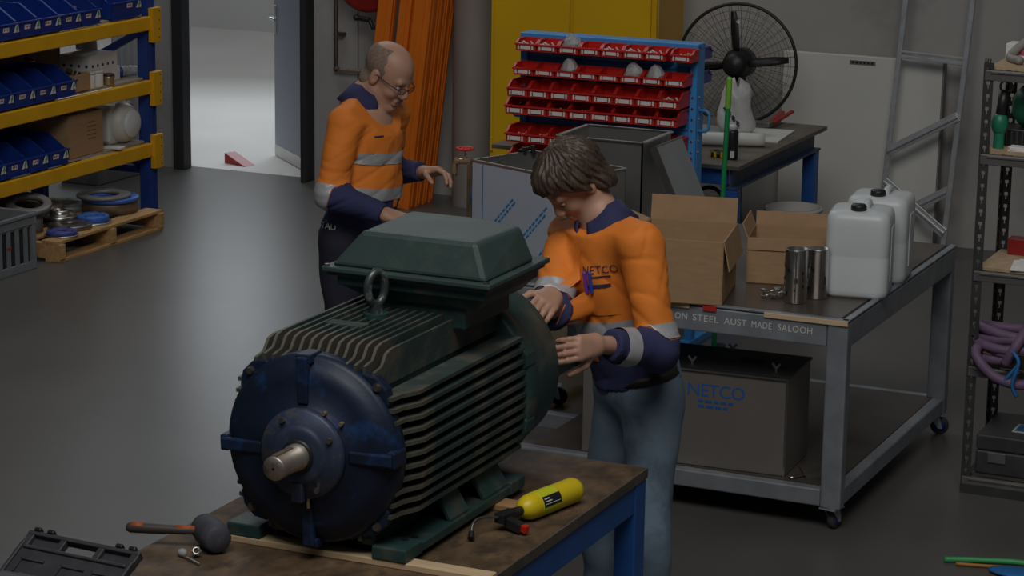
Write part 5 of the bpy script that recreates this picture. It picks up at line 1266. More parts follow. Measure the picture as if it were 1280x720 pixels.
class Field:
    def __init__(s, lo, hi, h):
        s.h = h; s.lo = np.array(lo, float)
        s.n = np.ceil((np.array(hi, float) - s.lo) / h).astype(int) + 1
        s.d = np.full(s.n, 0.5, np.float32)
        s.ax = [s.lo[i] + h * np.arange(s.n[i]) for i in range(3)]
    def sl(s, a, b):
        i0 = np.clip(np.floor((a - s.lo) / s.h).astype(int), 0, s.n); i1 = np.clip(np.ceil((b - s.lo) / s.h).astype(int) + 1, 0, s.n)
        return tuple(slice(i0[i], i1[i]) for i in range(3))
    def pts(s, q):
        return np.stack(np.meshgrid(s.ax[0][q[0]], s.ax[1][q[1]], s.ax[2][q[2]], indexing='ij'), -1)
    def mix(s, q, v, k):
        if v.size == 0: return
        a = s.d[q]; v = v.astype(np.float32)
        if k > 0:
            hh = np.maximum(k - np.abs(a - v), 0) / k
            s.d[q] = np.minimum(a, v) - hh * hh * k * 0.25
        else: s.d[q] = np.minimum(a, v)
    def cone(s, a, b, ra, rb, k=0.01):
        a, b = np.array(a, float), np.array(b, float); r = max(ra, rb) + k + 0.03
        q = s.sl(np.minimum(a, b) - r, np.maximum(a, b) + r)
        p = s.pts(q); ab = b - a; t = np.clip(((p - a) @ ab) / (ab @ ab + 1e-12), 0, 1)
        s.mix(q, np.linalg.norm(p - a - t[..., None] * ab, axis=-1) - (ra + (rb - ra) * t), k)
    def _ell(s, c, fr, rad, pad):
        c = np.array(c, float); fr = np.array(fr, float); rad = np.array(rad, float); r = rad.max() + pad
        q = s.sl(c - r, c + r); p = (s.pts(q) - c) @ fr.T
        k0 = np.linalg.norm(p / rad, axis=-1); k1 = np.linalg.norm(p / rad ** 2, axis=-1)
        return q, k0 * (k0 - 1) / np.maximum(k1, 1e-6)
    def ell(s, c, fr, rad, k=0.01):
        q, v = s._ell(c, fr, rad, k + 0.03); s.mix(q, v, k)
    def carve(s, c, fr, rad, k=0.01):
        q, v = s._ell(c, fr, rad, k + 0.01); a = s.d[q]; v = -v.astype(np.float32)
        hh = np.maximum(k - np.abs(a - v), 0) / k
        s.d[q] = np.maximum(a, v) + hh * hh * k * 0.25
    def clip(s, fn):
        p = s.pts((slice(None),) * 3); s.d = np.maximum(s.d, fn(p).astype(np.float32))
    def wrinkle(s, amp, fr, seed=0):
        p = s.pts((slice(None),) * 3); r = np.random.RandomState(seed); w = np.zeros(s.d.shape, np.float32)
        for i in range(5):
            k = r.normal(size=3); k[2] *= 1.5; k = k / np.linalg.norm(k) * fr * (0.6 + 0.3 * i); ph = r.uniform(0, 6.28)
            w += np.sin(p @ k + ph + 1.5 * np.sin(p @ r.normal(size=3) * 8)) / (1 + 0.4 * i)
        s.d += (amp * 0.5 * w).astype(np.float32)
    def at(s, P):
        q = np.clip((P - s.lo) / s.h, 0, np.array(s.d.shape) - 1.001); i = q.astype(int); f = q - i; out = 0
        for a in (0, 1):
            for b in (0, 1):
                for c in (0, 1):
                    w = (f[:, 0] if a else 1 - f[:, 0]) * (f[:, 1] if b else 1 - f[:, 1]) * (f[:, 2] if c else 1 - f[:, 2])
                    out = out + w * s.d[i[:, 0] + a, i[:, 1] + b, i[:, 2] + c]
        return out
    def crease(s, amp, fr, seed=0):
        p = s.pts((slice(None),) * 3); r = np.random.RandomState(seed); w = np.zeros(s.d.shape, np.float32)
        for i in range(4):
            k = r.normal(size=3); k[2] = abs(k[2]) + 0.6; k = k / np.linalg.norm(k) * fr * (0.7 + 0.25 * i)
            m = np.clip(np.sin(p @ (r.normal(size=3) * 9) + r.uniform(0, 6.28)), 0, 1)
            w += m * (1 - np.abs(np.sin(p @ k + r.uniform(0, 6.28) + 0.9 * np.sin(p @ (r.normal(size=3) * 12))))) ** 4
        s.d += (amp * w).astype(np.float32)
    def surf(s):
        d = s.d; ins = d < 0
        n = np.array(d.shape) - 1
        cnt = np.zeros(n, np.int8); 
        for i in (0, 1):
            for j in (0, 1):
                for k in (0, 1): cnt += ins[i:i + n[0], j:j + n[1], k:k + n[2]]
        act = (cnt > 0) & (cnt < 8); idx = np.argwhere(act)
        num = -np.ones(n, np.int64); num[act] = np.arange(len(idx))
        acc = np.zeros((len(idx), 3)); m = np.zeros(len(idx))
        C8 = [(i, j, k) for i in (0, 1) for j in (0, 1) for k in (0, 1)]
        val = {c: d[idx[:, 0] + c[0], idx[:, 1] + c[1], idx[:, 2] + c[2]] for c in C8}
        for c in C8:
            for a in range(3):
                if c[a] == 0:
                    e = list(c); e[a] = 1; e = tuple(e); v0, v1 = val[c], val[e]
                    x = (v0 < 0) != (v1 < 0); t = np.where(x, v0 / np.where(x, v0 - v1, 1), 0)
                    p = np.array(c, float) + np.outer(t, np.eye(3)[a]); acc[x] += p[x]; m[x] += 1
        V = s.lo + (idx + acc / m[:, None]) * s.h
        Q = []
        for a in range(3):
            b, c = (a + 1) % 3, (a + 2) % 3
            sl0 = [slice(None)] * 3; sl1 = [slice(None)] * 3; sl0[a] = slice(0, -1); sl1[a] = slice(1, None)
            A, B = ins[tuple(sl0)], ins[tuple(sl1)]
            for sign in (0, 1):
                e = np.argwhere((A & ~B) if sign == 0 else (~A & B))
                e = e[(e[:, b] > 0) & (e[:, c] > 0) & (e[:, b] < n[b]) & (e[:, c] < n[c])]
                def at(db, dc):
                    q = e.copy(); q[:, b] += db; q[:, c] += dc; return num[q[:, 0], q[:, 1], q[:, 2]]
                f = np.stack([at(-1, -1), at(0, -1), at(0, 0), at(-1, 0)], 1)
                Q.append(f if sign == 0 else f[:, ::-1])
        return V, np.concatenate(Q)

def np_mesh(name, V, Q, mi=None, smooth=True):
    me = bpy.data.meshes.new(name)
    me.from_pydata([tuple(v) for v in V], [], [tuple(q) for q in Q])
    me.polygons.foreach_set('use_smooth', [smooth] * len(me.polygons))
    if mi is not None: me.polygons.foreach_set('material_index', list(mi))
    me.update()
    return me

def zones(V, Q, fields):
    """split the quads along the zero lines of the given vertex fields; returns V, polys, sign tuples"""
    V = [tuple(v) for v in V]; F = [list(map(float, f)) for f in fields]; polys = [tuple(q) for q in Q.tolist()]
    for j in range(len(F)):
        f = F[j]; out = []; cache = {}
        for p in polys:
            s = [f[i] >= 0 for i in p]
            if all(s) or not any(s): out.append(p); continue
            A, B = [], []
            for a in range(len(p)):
                i, k = p[a], p[(a + 1) % len(p)]
                (A if f[i] >= 0 else B).append(i)
                if (f[i] >= 0) != (f[k] >= 0):
                    key = (min(i, k), max(i, k))
                    if key not in cache:
                        t = f[i] / (f[i] - f[k])
                        V.append(tuple(V[i][c] + t * (V[k][c] - V[i][c]) for c in range(3)))
                        for g in F: g.append(g[i] + t * (g[k] - g[i]))
                        f[-1] = 0.0; cache[key] = len(V) - 1
                    A.append(cache[key]); B.append(cache[key])
            for X in (A, B):
                if len(X) > 2: out.append(tuple(X))
        polys = out
    sg = [tuple(sum(F[j][i] for i in p) >= 0 for j in range(len(F))) for p in polys]
    return V, polys, sg

def seg_param(P, a, b):
    a, b = np.array(a, float), np.array(b, float); ab = b - a
    t = np.clip(((P - a) @ ab) / (ab @ ab), 0, 1)
    return t * np.linalg.norm(ab), np.linalg.norm(P - a - t[:, None] * ab, axis=1)

def hand(F, W, D, N, side, curls, spread=0.0, thumb=0.6, sc=1.0):
    """palm and five fingers; D towards the knuckles, N out of the palm, side +1/-1 where the thumb leaves"""
    D = Vector(D).normalized(); N = Vector(N); N = (N - D * N.dot(D)).normalized(); S = D.cross(N).normalized() * side
    W = Vector(W)
    kn = []
    for i, (off, ln) in enumerate(((0.030, 0.088), (0.010, 0.092), (-0.010, 0.087), (-0.028, 0.078))):
        k = W + D * ln * sc + S * off * sc; kn.append(k)
        F.cone(W + S * off * 0.6 * sc + D * 0.012, k, 0.019 * sc, 0.0125 * sc, 0.018)
    for i, L in enumerate(((0.043, 0.026, 0.021), (0.047, 0.030, 0.022), (0.044, 0.028, 0.021), (0.034, 0.021, 0.018))):
        p = kn[i]; a = 0.0; dirv = (D + S * spread * (1.2 - i * 0.8)).normalized()
        for j in range(3):
            a += curls[j] * (1 + 0.06 * i)
            q = p + (dirv * math.cos(a) + N * math.sin(a)) * L[j] * sc
            F.cone(p, q, (0.0102, 0.0094, 0.0085)[j] * sc, (0.0094, 0.0085, 0.0072)[j] * sc, 0.004); p = q
    t0 = W + D * 0.025 * sc + S * 0.022 * sc + N * 0.006
    d1 = (D * 0.55 + S * 0.75 + N * thumb * 0.5).normalized(); d2 = (D * 0.85 + S * 0.35 + N * thumb).normalized()
    t1 = t0 + d1 * 0.045 * sc; t2 = t1 + d2 * 0.033 * sc; t3 = t2 + d2 * 0.026 * sc
    F.cone(t0, t1, 0.016 * sc, 0.0118 * sc, 0.014); F.cone(t1, t2, 0.0115 * sc, 0.0105 * sc, 0.005); F.cone(t2, t3, 0.0105 * sc, 0.0082 * sc, 0.004)

def hframe(Fd, roll=0.0):
    f = Vector(Fd).normalized(); l = Vector((0, 0, 1)).cross(f).normalized(); u = f.cross(l)
    l2 = l * math.cos(roll) + u * math.sin(roll); u2 = f.cross(l2)
    return np.array([f, l2, u2])

def head(F, c, fr, neck, sc=1.0):
    P = lambda x, y, z: np.array(c) + sc * (x * fr[0] + y * fr[1] + z * fr[2])
    F.cone(P(-0.026, 0, -0.055), neck, 0.053, 0.064, 0.025)
    F.ell(P(-0.012, 0, 0.035), fr, np.array((0.104, 0.078, 0.088)) * sc, 0.01)
    F.ell(P(0.028, 0, -0.035), fr, np.array((0.064, 0.062, 0.090)) * sc, 0.03)
    for s in (-1, 1):
        F.cone(P(-0.015, s * 0.055, -0.055), P(0.055, s * 0.022, -0.108), 0.021 * sc, 0.020 * sc, 0.025)
        F.ell(P(0.062, s * 0.036, -0.038), fr, np.array((0.022, 0.022, 0.02)) * sc, 0.02)
    F.ell(P(0.070, 0, -0.108), fr, np.array((0.022, 0.026, 0.018)) * sc, 0.018)
    F.cone(P(0.080, -0.038, 0.016), P(0.080, 0.038, 0.016), 0.013 * sc, 0.013 * sc, 0.015)
    for s in (-1, 1): F.carve(P(0.096, s * 0.032, -0.006), fr, np.array((0.016, 0.019, 0.012)) * sc, 0.012)
    F.cone(P(0.088, 0, 0.008), P(0.106, 0, -0.034), 0.0085 * sc, 0.0135 * sc, 0.012)
    for s in (-1, 1): F.ell(P(0.100, s * 0.012, -0.042), fr, np.array((0.012, 0.009, 0.008)) * sc, 0.006)
    F.cone(P(0.088, -0.020, -0.067), P(0.088, 0.020, -0.067), 0.0085 * sc, 0.0085 * sc, 0.008)
    F.cone(P(0.086, -0.017, -0.080), P(0.086, 0.017, -0.080), 0.0095 * sc, 0.0095 * sc, 0.006)
    F.carve(P(0.100, 0, -0.0735), fr, np.array((0.007, 0.024, 0.0018)) * sc, 0.004)
    for s in (-1, 1):
        F.ell(P(-0.012, s * 0.078, -0.012), fr @ np.array([[1, 0, 0], [0, 1, 0], [0, 0, 1]]), np.array((0.020, 0.010, 0.034)) * sc, 0.008)
        F.carve(P(-0.006, s * 0.089, -0.008), fr, np.array((0.010, 0.006, 0.018)) * sc, 0.004)
    return P

def patch(bvh, c, dirv, u, v, w, h, n=6, m=6, off=0.003):
    c, dirv, u, v = Vector(c), Vector(dirv).normalized(), Vector(u).normalized(), Vector(v).normalized()
    vs, ok = [], True
    for j in range(m + 1):
        for i in range(n + 1):
            o = c + u * (w * (i / n - 0.5)) + v * (h * (j / m - 0.5))
            hit = bvh.ray_cast(o - dirv * 0.4, dirv)
            vs.append((hit[0] - dirv * off) if hit[0] else o)
    mb = MB()
    return mb.add(vs, [(j * (n + 1) + i, j * (n + 1) + i + 1, (j + 1) * (n + 1) + i + 1, (j + 1) * (n + 1) + i) for j in range(m) for i in range(n)], None, True)

def text_on(bvh, txt, size, c, dirv, u, v, off=0.004):
    me = text_mesh(txt, size, 0.0)
    c, dirv, u, v = Vector(c), Vector(dirv).normalized(), Vector(u).normalized(), Vector(v).normalized()
    for w in me.vertices:
        o = c + u * w.co.x + v * w.co.y
        hit = bvh.ray_cast(o - dirv * 0.4, dirv)
        w.co = (hit[0] if hit[0] else o) - dirv * off
    return me

def torso(F, J, grow, k=0.06, wide=1.0):
    up = (Vector(J['neck']) - Vector(J['pelvis'])).normalized(); lf = (Vector(J['Lsh']) - Vector(J['Rsh']))
    lf = (lf - up * lf.dot(up)).normalized(); fw = lf.cross(up)
    fr = np.array([fw, lf, up]); pel, nk = Vector(J['pelvis']), Vector(J['neck']); L = (nk - pel).length
    g = grow
    F.ell(pel + up * 0.00, fr, (0.115 + g, 0.165 + g, 0.13 + g), k)
    F.ell(pel + up * L * 0.33 + fw * J.get('fwd', 0.015), fr, ((0.118 + g) * wide, (0.152 + g) * wide, 0.20 + g), k)
    F.ell(pel + up * L * 0.66 + fw * J.get('fwd', 0.01), fr, (0.118 + g, 0.168 + g, 0.20 + g), k)
    for s, nme in ((1, 'Lsh'), (-1, 'Rsh')):
        sh = Vector(J[nme]); F.cone(nk - up * 0.075, sh - (sh - nk).normalized() * 0.01, 0.07 + g, 0.062 + g, 0.05)
    F.cone(nk - up * 0.08, nk - up * 0.0, 0.085 + g, 0.06 + g * 0.3, 0.04)
    return fr

def person(name, label, J, opt):
    root = thing(name, label, 'person', tuple(J['base']))
    base = Vector(J['base'])
    allp = [Vector(J[k]) for k in J if k not in ('face', 'fwd')]
    lo = np.array([min(p[i] for p in allp) for i in range(3)]) - 0.24; hi = np.array([max(p[i] for p in allp) for i in range(3)]) + 0.24
    lo[2] = -0.02
    fr_h = hframe(J['face'], opt.get('roll', 0))
    # --- body
    F = Field(lo, hi, 0.0042)
    torso(F, J, -0.022)
    for s in 'LR':
        F.cone(J[s + 'sh'], J[s + 'el'], 0.048, 0.040, 0.03); F.cone(J[s + 'el'], J[s + 'wr'], 0.041, 0.027, 0.015)
        F.cone(J[s + 'hip'], J[s + 'kn'], 0.075, 0.05, 0.04); F.cone(J[s + 'kn'], J[s + 'an'], 0.05, 0.036, 0.02)
        f = Vector(J[s + 'an']); t = Vector(J[s + 'toe']); F.cone(f - Vector((0, 0, 0.03)), t, 0.034, 0.026, 0.02)
        h = opt['hands'][s]; hand(F, J[s + 'wr'], h['D'], h['N'], h['side'], h['curls'], h.get('spread', 0.05), h.get('thumb', 0.6), 1.02)
    hs = opt.get('hs', 1.0)
    P = head(F, J['head'], fr_h, J['neck'], hs)
    V, Q = F.surf()
    part('body', np_mesh('body', V - np.array(base), Q), 'skin', root)
    b = base
    rel = lambda p: tuple(Vector(p) - b)
    # --- eyes
    for s in (-1, 1):
        e = MB().ball(rel(P(0.0785, s * 0.032, -0.006)), 0.0102, 12)
        ey = part('eye', e, 'eye_white', root)
        part('iris', MB().ball(rel(P(0.0845, s * 0.032, -0.009)), 0.0050, 8), 'ink_dark', ey)
    # --- hair
    c = np.array(J['head'])
    H = Field(c - 0.19, c + 0.19, 0.0036)
    if opt['hair'] == 'short':
        H.ell(P(-0.0125, 0, 0.0345), fr_h, np.array((0.1060, 0.0800, 0.0895)) * hs, 0.01)
        H.cone(P(-0.055, -0.03, -0.055), P(-0.055, 0.03, -0.055), 0.042, 0.042, 0.03)
        def cl(p):
            q = (p - c) @ fr_h.T / hs
            side = q[..., 0] - 0.024 + 0.30 * np.maximum(q[..., 2] - 0.01, 0) + 0.45 * np.minimum(q[..., 2] + 0.0, 0) + 0.004 * np.sin(q[..., 2] * 160)     # stops at the temples, recedes upwards
            crown = (q[..., 2] - 0.112 - 0.25 * np.minimum(q[..., 0], 0))
            return np.maximum(np.maximum(side, crown), -(q[..., 2] + 0.072))
        H.clip(cl)
        mt = 'hair_grey'
    else:
        H.ell(P(-0.016, 0, 0.040), fr_h, np.array((0.118, 0.096, 0.106)), 0.01)
        H.ell(P(0.050, 0.0, 0.075), fr_h, np.array((0.058, 0.072, 0.038)), 0.03)
        H.cone(P(-0.060, -0.04, -0.055), P(-0.060, 0.04, -0.055), 0.05, 0.05, 0.04)
        for s in (-1, 1): H.cone(P(0.01, s * 0.074, 0.03), P(0.012, s * 0.078, -0.035), 0.026, 0.012, 0.03)
        p = H.pts((slice(None),) * 3); q = (p - c) @ fr_h.T
        ang = np.arctan2(q[..., 1], q[..., 0] + 0.03); rr = np.linalg.norm(q, axis=-1)
        st = np.sin(ang * 23 + 4 * np.sin(q[..., 2] * 30) + rr * 20) * 0.6 + np.sin(ang * 41 + q[..., 2] * 60) * 0.4
        H.d += (0.0045 * st + 0.003 * np.sin(q @ np.array((70, 50, 35.)))).astype(np.float32)
        H.clip(lambda p: np.minimum(((p - c) @ fr_h.T)[..., 0] - 0.062 + 1.1 * np.maximum(0.035 - ((p - c) @ fr_h.T)[..., 2], 0), 0.074 - ((p - c) @ fr_h.T)[..., 2] - 0.02))
        mt = 'hair_brown'
    V, Q = H.surf()
    part('hair', np_mesh('hair', V - np.array(b), Q), mt, root)
    # --- shirt
    S = Field(lo, hi, 0.0075)
    fr = torso(S, J, 0.012, wide=opt.get('wide', 1.0))
    pel, up = np.array(J['pelvis']), fr[2]
    TS = Field(lo, hi, 0.0075); TS.d = S.d.copy()
    for s in 'LR':
        S.cone(J[s + 'sh'], J[s + 'el'], 0.073, 0.066, 0.022)
        el, wr = Vector(J[s + 'el']), Vector(J[s + 'wr']); cut = opt['sleeve'][s]
        S.cone(el, el.lerp(wr, cut), 0.066, 0.066 - 0.020 * cut, 0.03)
    S.wrinkle(0.0055, 34, opt['seed']); S.crease(0.0055, 34, opt['seed'] + 2)
    ends = [(np.array(J[s + 'el']), np.array(J[s + 'wr']), opt['sleeve'][s]) for s in 'LR']
    nk = np.array(J['neck'])
    def cl(p):
        v = np.maximum(-((p - pel) @ up - opt['hem']), (p - nk) @ up + 0.012 + opt.get('vneck', 0.35) * np.maximum((p - nk) @ fr[0] - 0.02, 0))
        for el, wr, cut in ends:
            ab = wr - el; L = np.linalg.norm(ab); ab = ab / L
            t = (p - el) @ ab - L * cut; d = np.linalg.norm(p - el - ((p - el) @ ab)[..., None] * ab, axis=-1)
            v = np.where((d < 0.09) & (t > -0.05) & (t < 0.12), np.maximum(v, t), v)
        return v
    S.clip(cl)
    V, Q = S.surf()
    dT = TS.at(V)
    tt = (V - pel) @ up; bk = -((V - pel) @ fr[0])
    fn = np.full(len(V), 9.0); arm = np.zeros(len(V), bool); fn = tt - opt['navy']
    tape = opt['tape_w'] / 2 - np.minimum.reduce([np.abs(tt - x) for x in opt['tapes']])
    for x in opt.get('back_tapes', ()):
        tape = np.maximum(tape, np.minimum(opt['tape_w'] / 2 - np.abs(tt - x), bk + 0.03))
    axis_d = seg_param(V, J['pelvis'], J['neck'])[1]
    for s in 'LR':
        s1, d1 = seg_param(V, J[s + 'sh'], J[s + 'el']); s2, d2 = seg_param(V, J[s + 'el'], J[s + 'wr'])
        Lu = (Vector(J[s + 'sh']) - Vector(J[s + 'el'])).length
        sp = np.where(d1 < d2, s1, Lu + s2); dm = np.minimum(d1, d2)
        out = ((V - pel) @ fr[1]) * (1 if s == 'L' else -1)
        rad = 0.073 - 0.02 * np.clip(sp / 0.5, 0, 1)
        wgt = np.clip((dT - (dm - rad)) / 0.03 + 0.35, 0, 1) * np.clip((sp - 0.06) / 0.05, 0, 1) * (dm < 0.14)
        wgt = wgt * wgt * (3 - 2 * wgt)
        fn = wgt * (opt['arm_navy'] - sp) + (1 - wgt) * fn
        ta = opt['tape_w'] / 2 - np.minimum.reduce([np.abs(sp - x) for x in opt['arm_tapes']])
        tape = wgt * ta + (1 - wgt) * np.where(wgt > 0.02, np.minimum(tape, 0.02), tape)
    Vz, polys, sg = zones(V - np.array(b), Q, [tape, fn])
    mi = [0 if z[1] else 1 for z in sg]
    sh = part('work_shirt', np_mesh('work_shirt', Vz, polys, mi), ['hivis', 'navy'], root)
    # reflective tape lies on the shirt: its own piece, a little proud
    tp = [p for p, z in zip(polys, sg) if z[0]]
    used = sorted({i for p in tp for i in p}); mp = {i: k for k, i in enumerate(used)}
    nrm = np.zeros((len(used), 3)); VV = np.array([Vz[i] for i in used])
    for p in tp:
        a, c2, d2 = (np.array(Vz[p[0]]), np.array(Vz[p[1]]), np.array(Vz[p[2]])); nn = np.cross(c2 - a, d2 - a)
        for i in p: nrm[mp[i]] += nn
    nrm /= np.maximum(np.linalg.norm(nrm, axis=1), 1e-9)[:, None]
    tm = np_mesh('reflective_tape', VV + nrm * 0.0048, [tuple(mp[i] for i in p) for p in tp])
    part('reflective_tape', tm, 'reflective', sh)
    bvh = BVHTree.FromPolygons([tuple(v) for v in V], [tuple(q) for q in Q.tolist()])
    # --- collar
    nkv, upv = Vector(J['neck']), Vector(fr[2]); fwv, lfv = Vector(fr[0]), Vector(fr[1])
    hd = (Vector(J['head']) - nkv).normalized(); cu = (upv + hd * 0.6).normalized()
    vs, n = [], 28
    for rr, zz, drop in ((0.064, 0.052, 0.0), (0.072, 0.058, 0.0), (0.092, 0.016, 0.0), (0.112, -0.022, 0.045)):
        for i in range(n):
            a = R(18) + (2 * math.pi - R(36)) * i / (n - 1)
            fx = math.cos(a)
            dz = -0.050 * max(fx, 0) - drop * max(fx, 0) ** 2 - 0.012 * max(-fx, 0) * 0
            vs.append(Vector(rel(nkv + cu * (zz + dz - 0.012) + fwv * (rr * fx * 1.05 + 0.006) + lfv * (rr * 1.08 * math.sin(a)))))
    col_ = MB().add(vs, [(j * n + i, j * n + i + 1, (j + 1) * n + i + 1, (j + 1) * n + i) for j in range(3) for i in range(n - 1)], None, True)
    co = part('collar', col_, 'navy', sh); md = co.modifiers.new('thick', 'SOLIDIFY'); md.thickness = 0.005
    # --- trousers
    Tf = Field(np.array((lo[0], lo[1], 0.03)), np.array((hi[0], hi[1], J['pelvis'][2] + 0.30)), 0.009)
    Tf.ell(pel + up * 0.0, fr, (0.125, 0.172, 0.14), 0.05)
    for s in 'LR':
        Tf.cone(J[s + 'hip'], J[s + 'kn'], 0.098, 0.074, 0.05); Tf.cone(J[s + 'kn'], Vector(J[s + 'an']) - Vector((0, 0, 0.02)), 0.074, 0.068, 0.03)
    Tf.wrinkle(0.006, 30, opt['seed'] + 5)
    Tf.clip(lambda p: np.maximum((p - pel) @ up - opt['belt'], 0.055 - p[..., 2]))
    V2, Q2 = Tf.surf()
    tr = part('trousers', np_mesh('trousers', V2 - np.array(b), Q2), opt['trousers'], root)
    bvt = BVHTree.FromPolygons([tuple(v) for v in V2], [tuple(q) for q in Q2.tolist()])
    # belt hugging the waist
    vs, n = [], 40
    for t_ in (opt['belt'] - 0.038, opt['belt'] - 0.004):
        for i in range(n):
            a = 2 * math.pi * i / n; dv = fwv * math.cos(a) + lfv * math.sin(a); o = Vector(pel) + upv * t_
            hit = bvt.ray_cast(o + dv * 0.5, -dv); q = (hit[0] if hit[0] else o + dv * 0.15) + dv * 0.006
            vs.append(rel(q))
    bl = part('belt', MB().add(vs, [(i, (i + 1) % n, n + (i + 1) % n, n + i) for i in range(n)], None, True), 'leather', root)
    md = bl.modifiers.new('thick', 'SOLIDIFY'); md.thickness = 0.004
    # boots
    for s in 'LR':
        a, t = Vector(J[s + 'an']), Vector(J[s + 'toe']); d = (t - a); d.z = 0; d.normalize()
        B_ = Field(np.array((min(a.x, t.x) - 0.1, min(a.y, t.y) - 0.1, -0.0)), np.array((max(a.x, t.x) + 0.1, max(a.y, t.y) + 0.1, 0.26)), 0.006)
        B_.cone((a.x, a.y, 0.16), (a.x, a.y, 0.06), 0.05, 0.045, 0.02); B_.cone((a.x - d.x * 0.03, a.y - d.y * 0.03, 0.045), (t.x, t.y, 0.042), 0.044, 0.046, 0.02)
        B_.clip(lambda p: np.maximum(0.012 - p[..., 2], p[..., 2] - 0.17))
        Vb, Qb = B_.surf()
        bo = part('boot', np_mesh('boot', Vb - np.array(b), Qb), 'boot', root)
        sm = MB(); side = Vector((-d.y, d.x, 0)); ce = Vector((a.x, a.y, 0)) + d * (((t - a).length - 0.03) / 2)
        Lh = ((t - a).length + 0.13) / 2
        pts = [(Lh * math.cos(q) * (1 if abs(math.cos(q)) > 0 else 1), 0.052 * math.sin(q) * (1 + 0.12 * math.cos(q))) for q in [2 * math.pi * i / 20 for i in range(20)]]
        sm.prism(pts, 0, 0.02, T=frame(rel(ce), d, side))
        part('sole', sm, 'black_plastic', bo, 0.003)
    return root, sh, tr, P, bvh, bvt, rel, fr

V3 = Vector
# --- the man with glasses at the back
J1 = dict(fwd=0.04, base=(-4.90, 9.12, 0), head=(-4.785, 9.172, 1.632), neck=(-4.880, 9.15, 1.545), Rsh=(-4.875, 8.960, 1.440), Lsh=(-4.85, 9.340, 1.445), Rel=(-4.895, 8.868, 1.160), Rwr=(-4.66, 8.90, 1.09),
          Lel=(-4.925, 9.40, 1.165), Lwr=(-4.70, 9.325, 1.195), pelvis=(-4.93, 9.12, 0.955), Rhip=(-4.93, 9.02, 0.90), Lhip=(-4.93, 9.22, 0.90), Rkn=(-4.91, 9.01, 0.49), Lkn=(-4.90, 9.25, 0.49),
          Ran=(-4.95, 9.01, 0.09), Lan=(-4.94, 9.26, 0.09), Rtoe=(-4.80, 9.00, 0.05), Ltoe=(-4.79, 9.28, 0.05), face=(0.90, -0.10, -0.50))
o1 = dict(hands={'L': dict(D=(0.97, -0.02, 0.16), N=(0.1, -0.35, -0.9), side=-1, curls=(0.55, 0.55, 0.35), spread=0.10, thumb=0.9),
                 'R': dict(D=(0.95, 0.1, -0.2), N=(0, 0.3, -0.9), side=1, curls=(0.5, 0.5, 0.3))},
          hair='short', hs=1.08, vneck=1.0, sleeve={'L': 0.96, 'R': 0.97}, seed=3, hem=-0.075, navy=0.165, tapes=(0.195, 0.345), tape_w=0.05, arm_navy=0.315, arm_tapes=(0.288,), trousers='navy_dark', belt=0.10, wide=1.12)
man1, sh1, tr1, P1, bv1, bt1, rel1, fr1 = person('person', 'man in glasses and orange and navy shirt reaching behind the motor', J1, o1)
# glasses
gl = MB()
hf = hframe(J1['face'])
f_, l_, u_ = V3(hf[0]), V3(hf[1]), V3(hf[2])
for s in (-1, 1):
    c = V3(P1(0.104, s * 0.033, -0.010))
    pts = []
    for i in range(20):
        a = 2 * math.pi * i / 20
        pts.append(V3(rel1(c + l_ * (0.024 * math.cos(a)) + u_ * (0.0135 * math.sin(a) * (1 if math.sin(a) > 0 else 1.15)) - f_ * 0.006 * abs(math.cos(a)) * (1 if math.cos(a) * s > 0 else 0))))
    gl.tube(pts, 0.0018, 6, True)
    gl.tube([rel1(P1(0.098, s * 0.058, -0.004)), rel1(P1(0.06, s * 0.073, 0.000)), rel1(P1(0.0, s * 0.083, 0.006)), rel1(P1(-0.022, s * 0.081, -0.008))], 0.0024, 6)
gl.tube([rel1(P1(0.106, -0.010, -0.006)), rel1(P1(0.112, 0, -0.002)), rel1(P1(0.106, 0.010, -0.006))], 0.0018, 6)
gls = part('glasses', gl, 'black_frame', man1)
for s in (-1, 1):
    c = V3(P1(0.103, s * 0.033, -0.010)); n = 16
    vs = [rel1(c + l_ * (0.022 * math.cos(2 * math.pi * i / n)) + u_ * (0.0125 * math.sin(2 * math.pi * i / n))) for i in range(n)]
    vs2 = [tuple(V3(v) + f_ * 0.0012) for v in vs]
    part('lens', MB().add(vs + vs2, [tuple(range(n - 1, -1, -1)), tuple(range(n, 2 * n))] + [(i, (i + 1) % n, n + (i + 1) % n, n + i) for i in range(n)]), 'lens', gls)
shift = lambda m, r: (setattr(m, 'v', [r(v) for v in m.v]), m)[1]
# hip lettering, placket, chest lettering bars
viewdir = V3((-0.40, 0.90, -0.16))
ux, vx = V3((0.93, 0.36, -0.12)), V3((0.05, 0.0, 1))
hc_ = V3((-4.955, 8.95, 1.0))
mtx = text_on(bt1, 'TAU', 0.036, hc_, viewdir, ux, vx)
for w_ in mtx.vertices: w_.co = V3(rel1(w_.co))
part('pocket_lettering', mtx, 'paper', tr1)
fc = V3(J1['pelvis']) + V3(fr1[2]) * 0.30
part('placket', shift(patch(bv1, fc + V3((0.1, 0, 0)), (-1, 0.0, 0), (0, 1, 0), (0, 0, 1), 0.032, 0.36, 2, 14, 0.002), rel1), 'hivis', sh1)
part('chest_pocket', shift(patch(bv1, fc + V3((0.1, -0.09, 0.075)), (-1, 0.25, 0), (0.25, 1, 0), (0, 0, 1), 0.10, 0.10, 5, 5, 0.003), rel1), 'hivis', sh1)
part('chest_print', shift(patch(bv1, fc + V3((0.1, -0.09, 0.135)), (-1, 0.25, 0), (0.25, 1, 0), (0, 0, 1), 0.045, 0.006, 4, 1, 0.004), rel1), 'ink_dark', sh1)

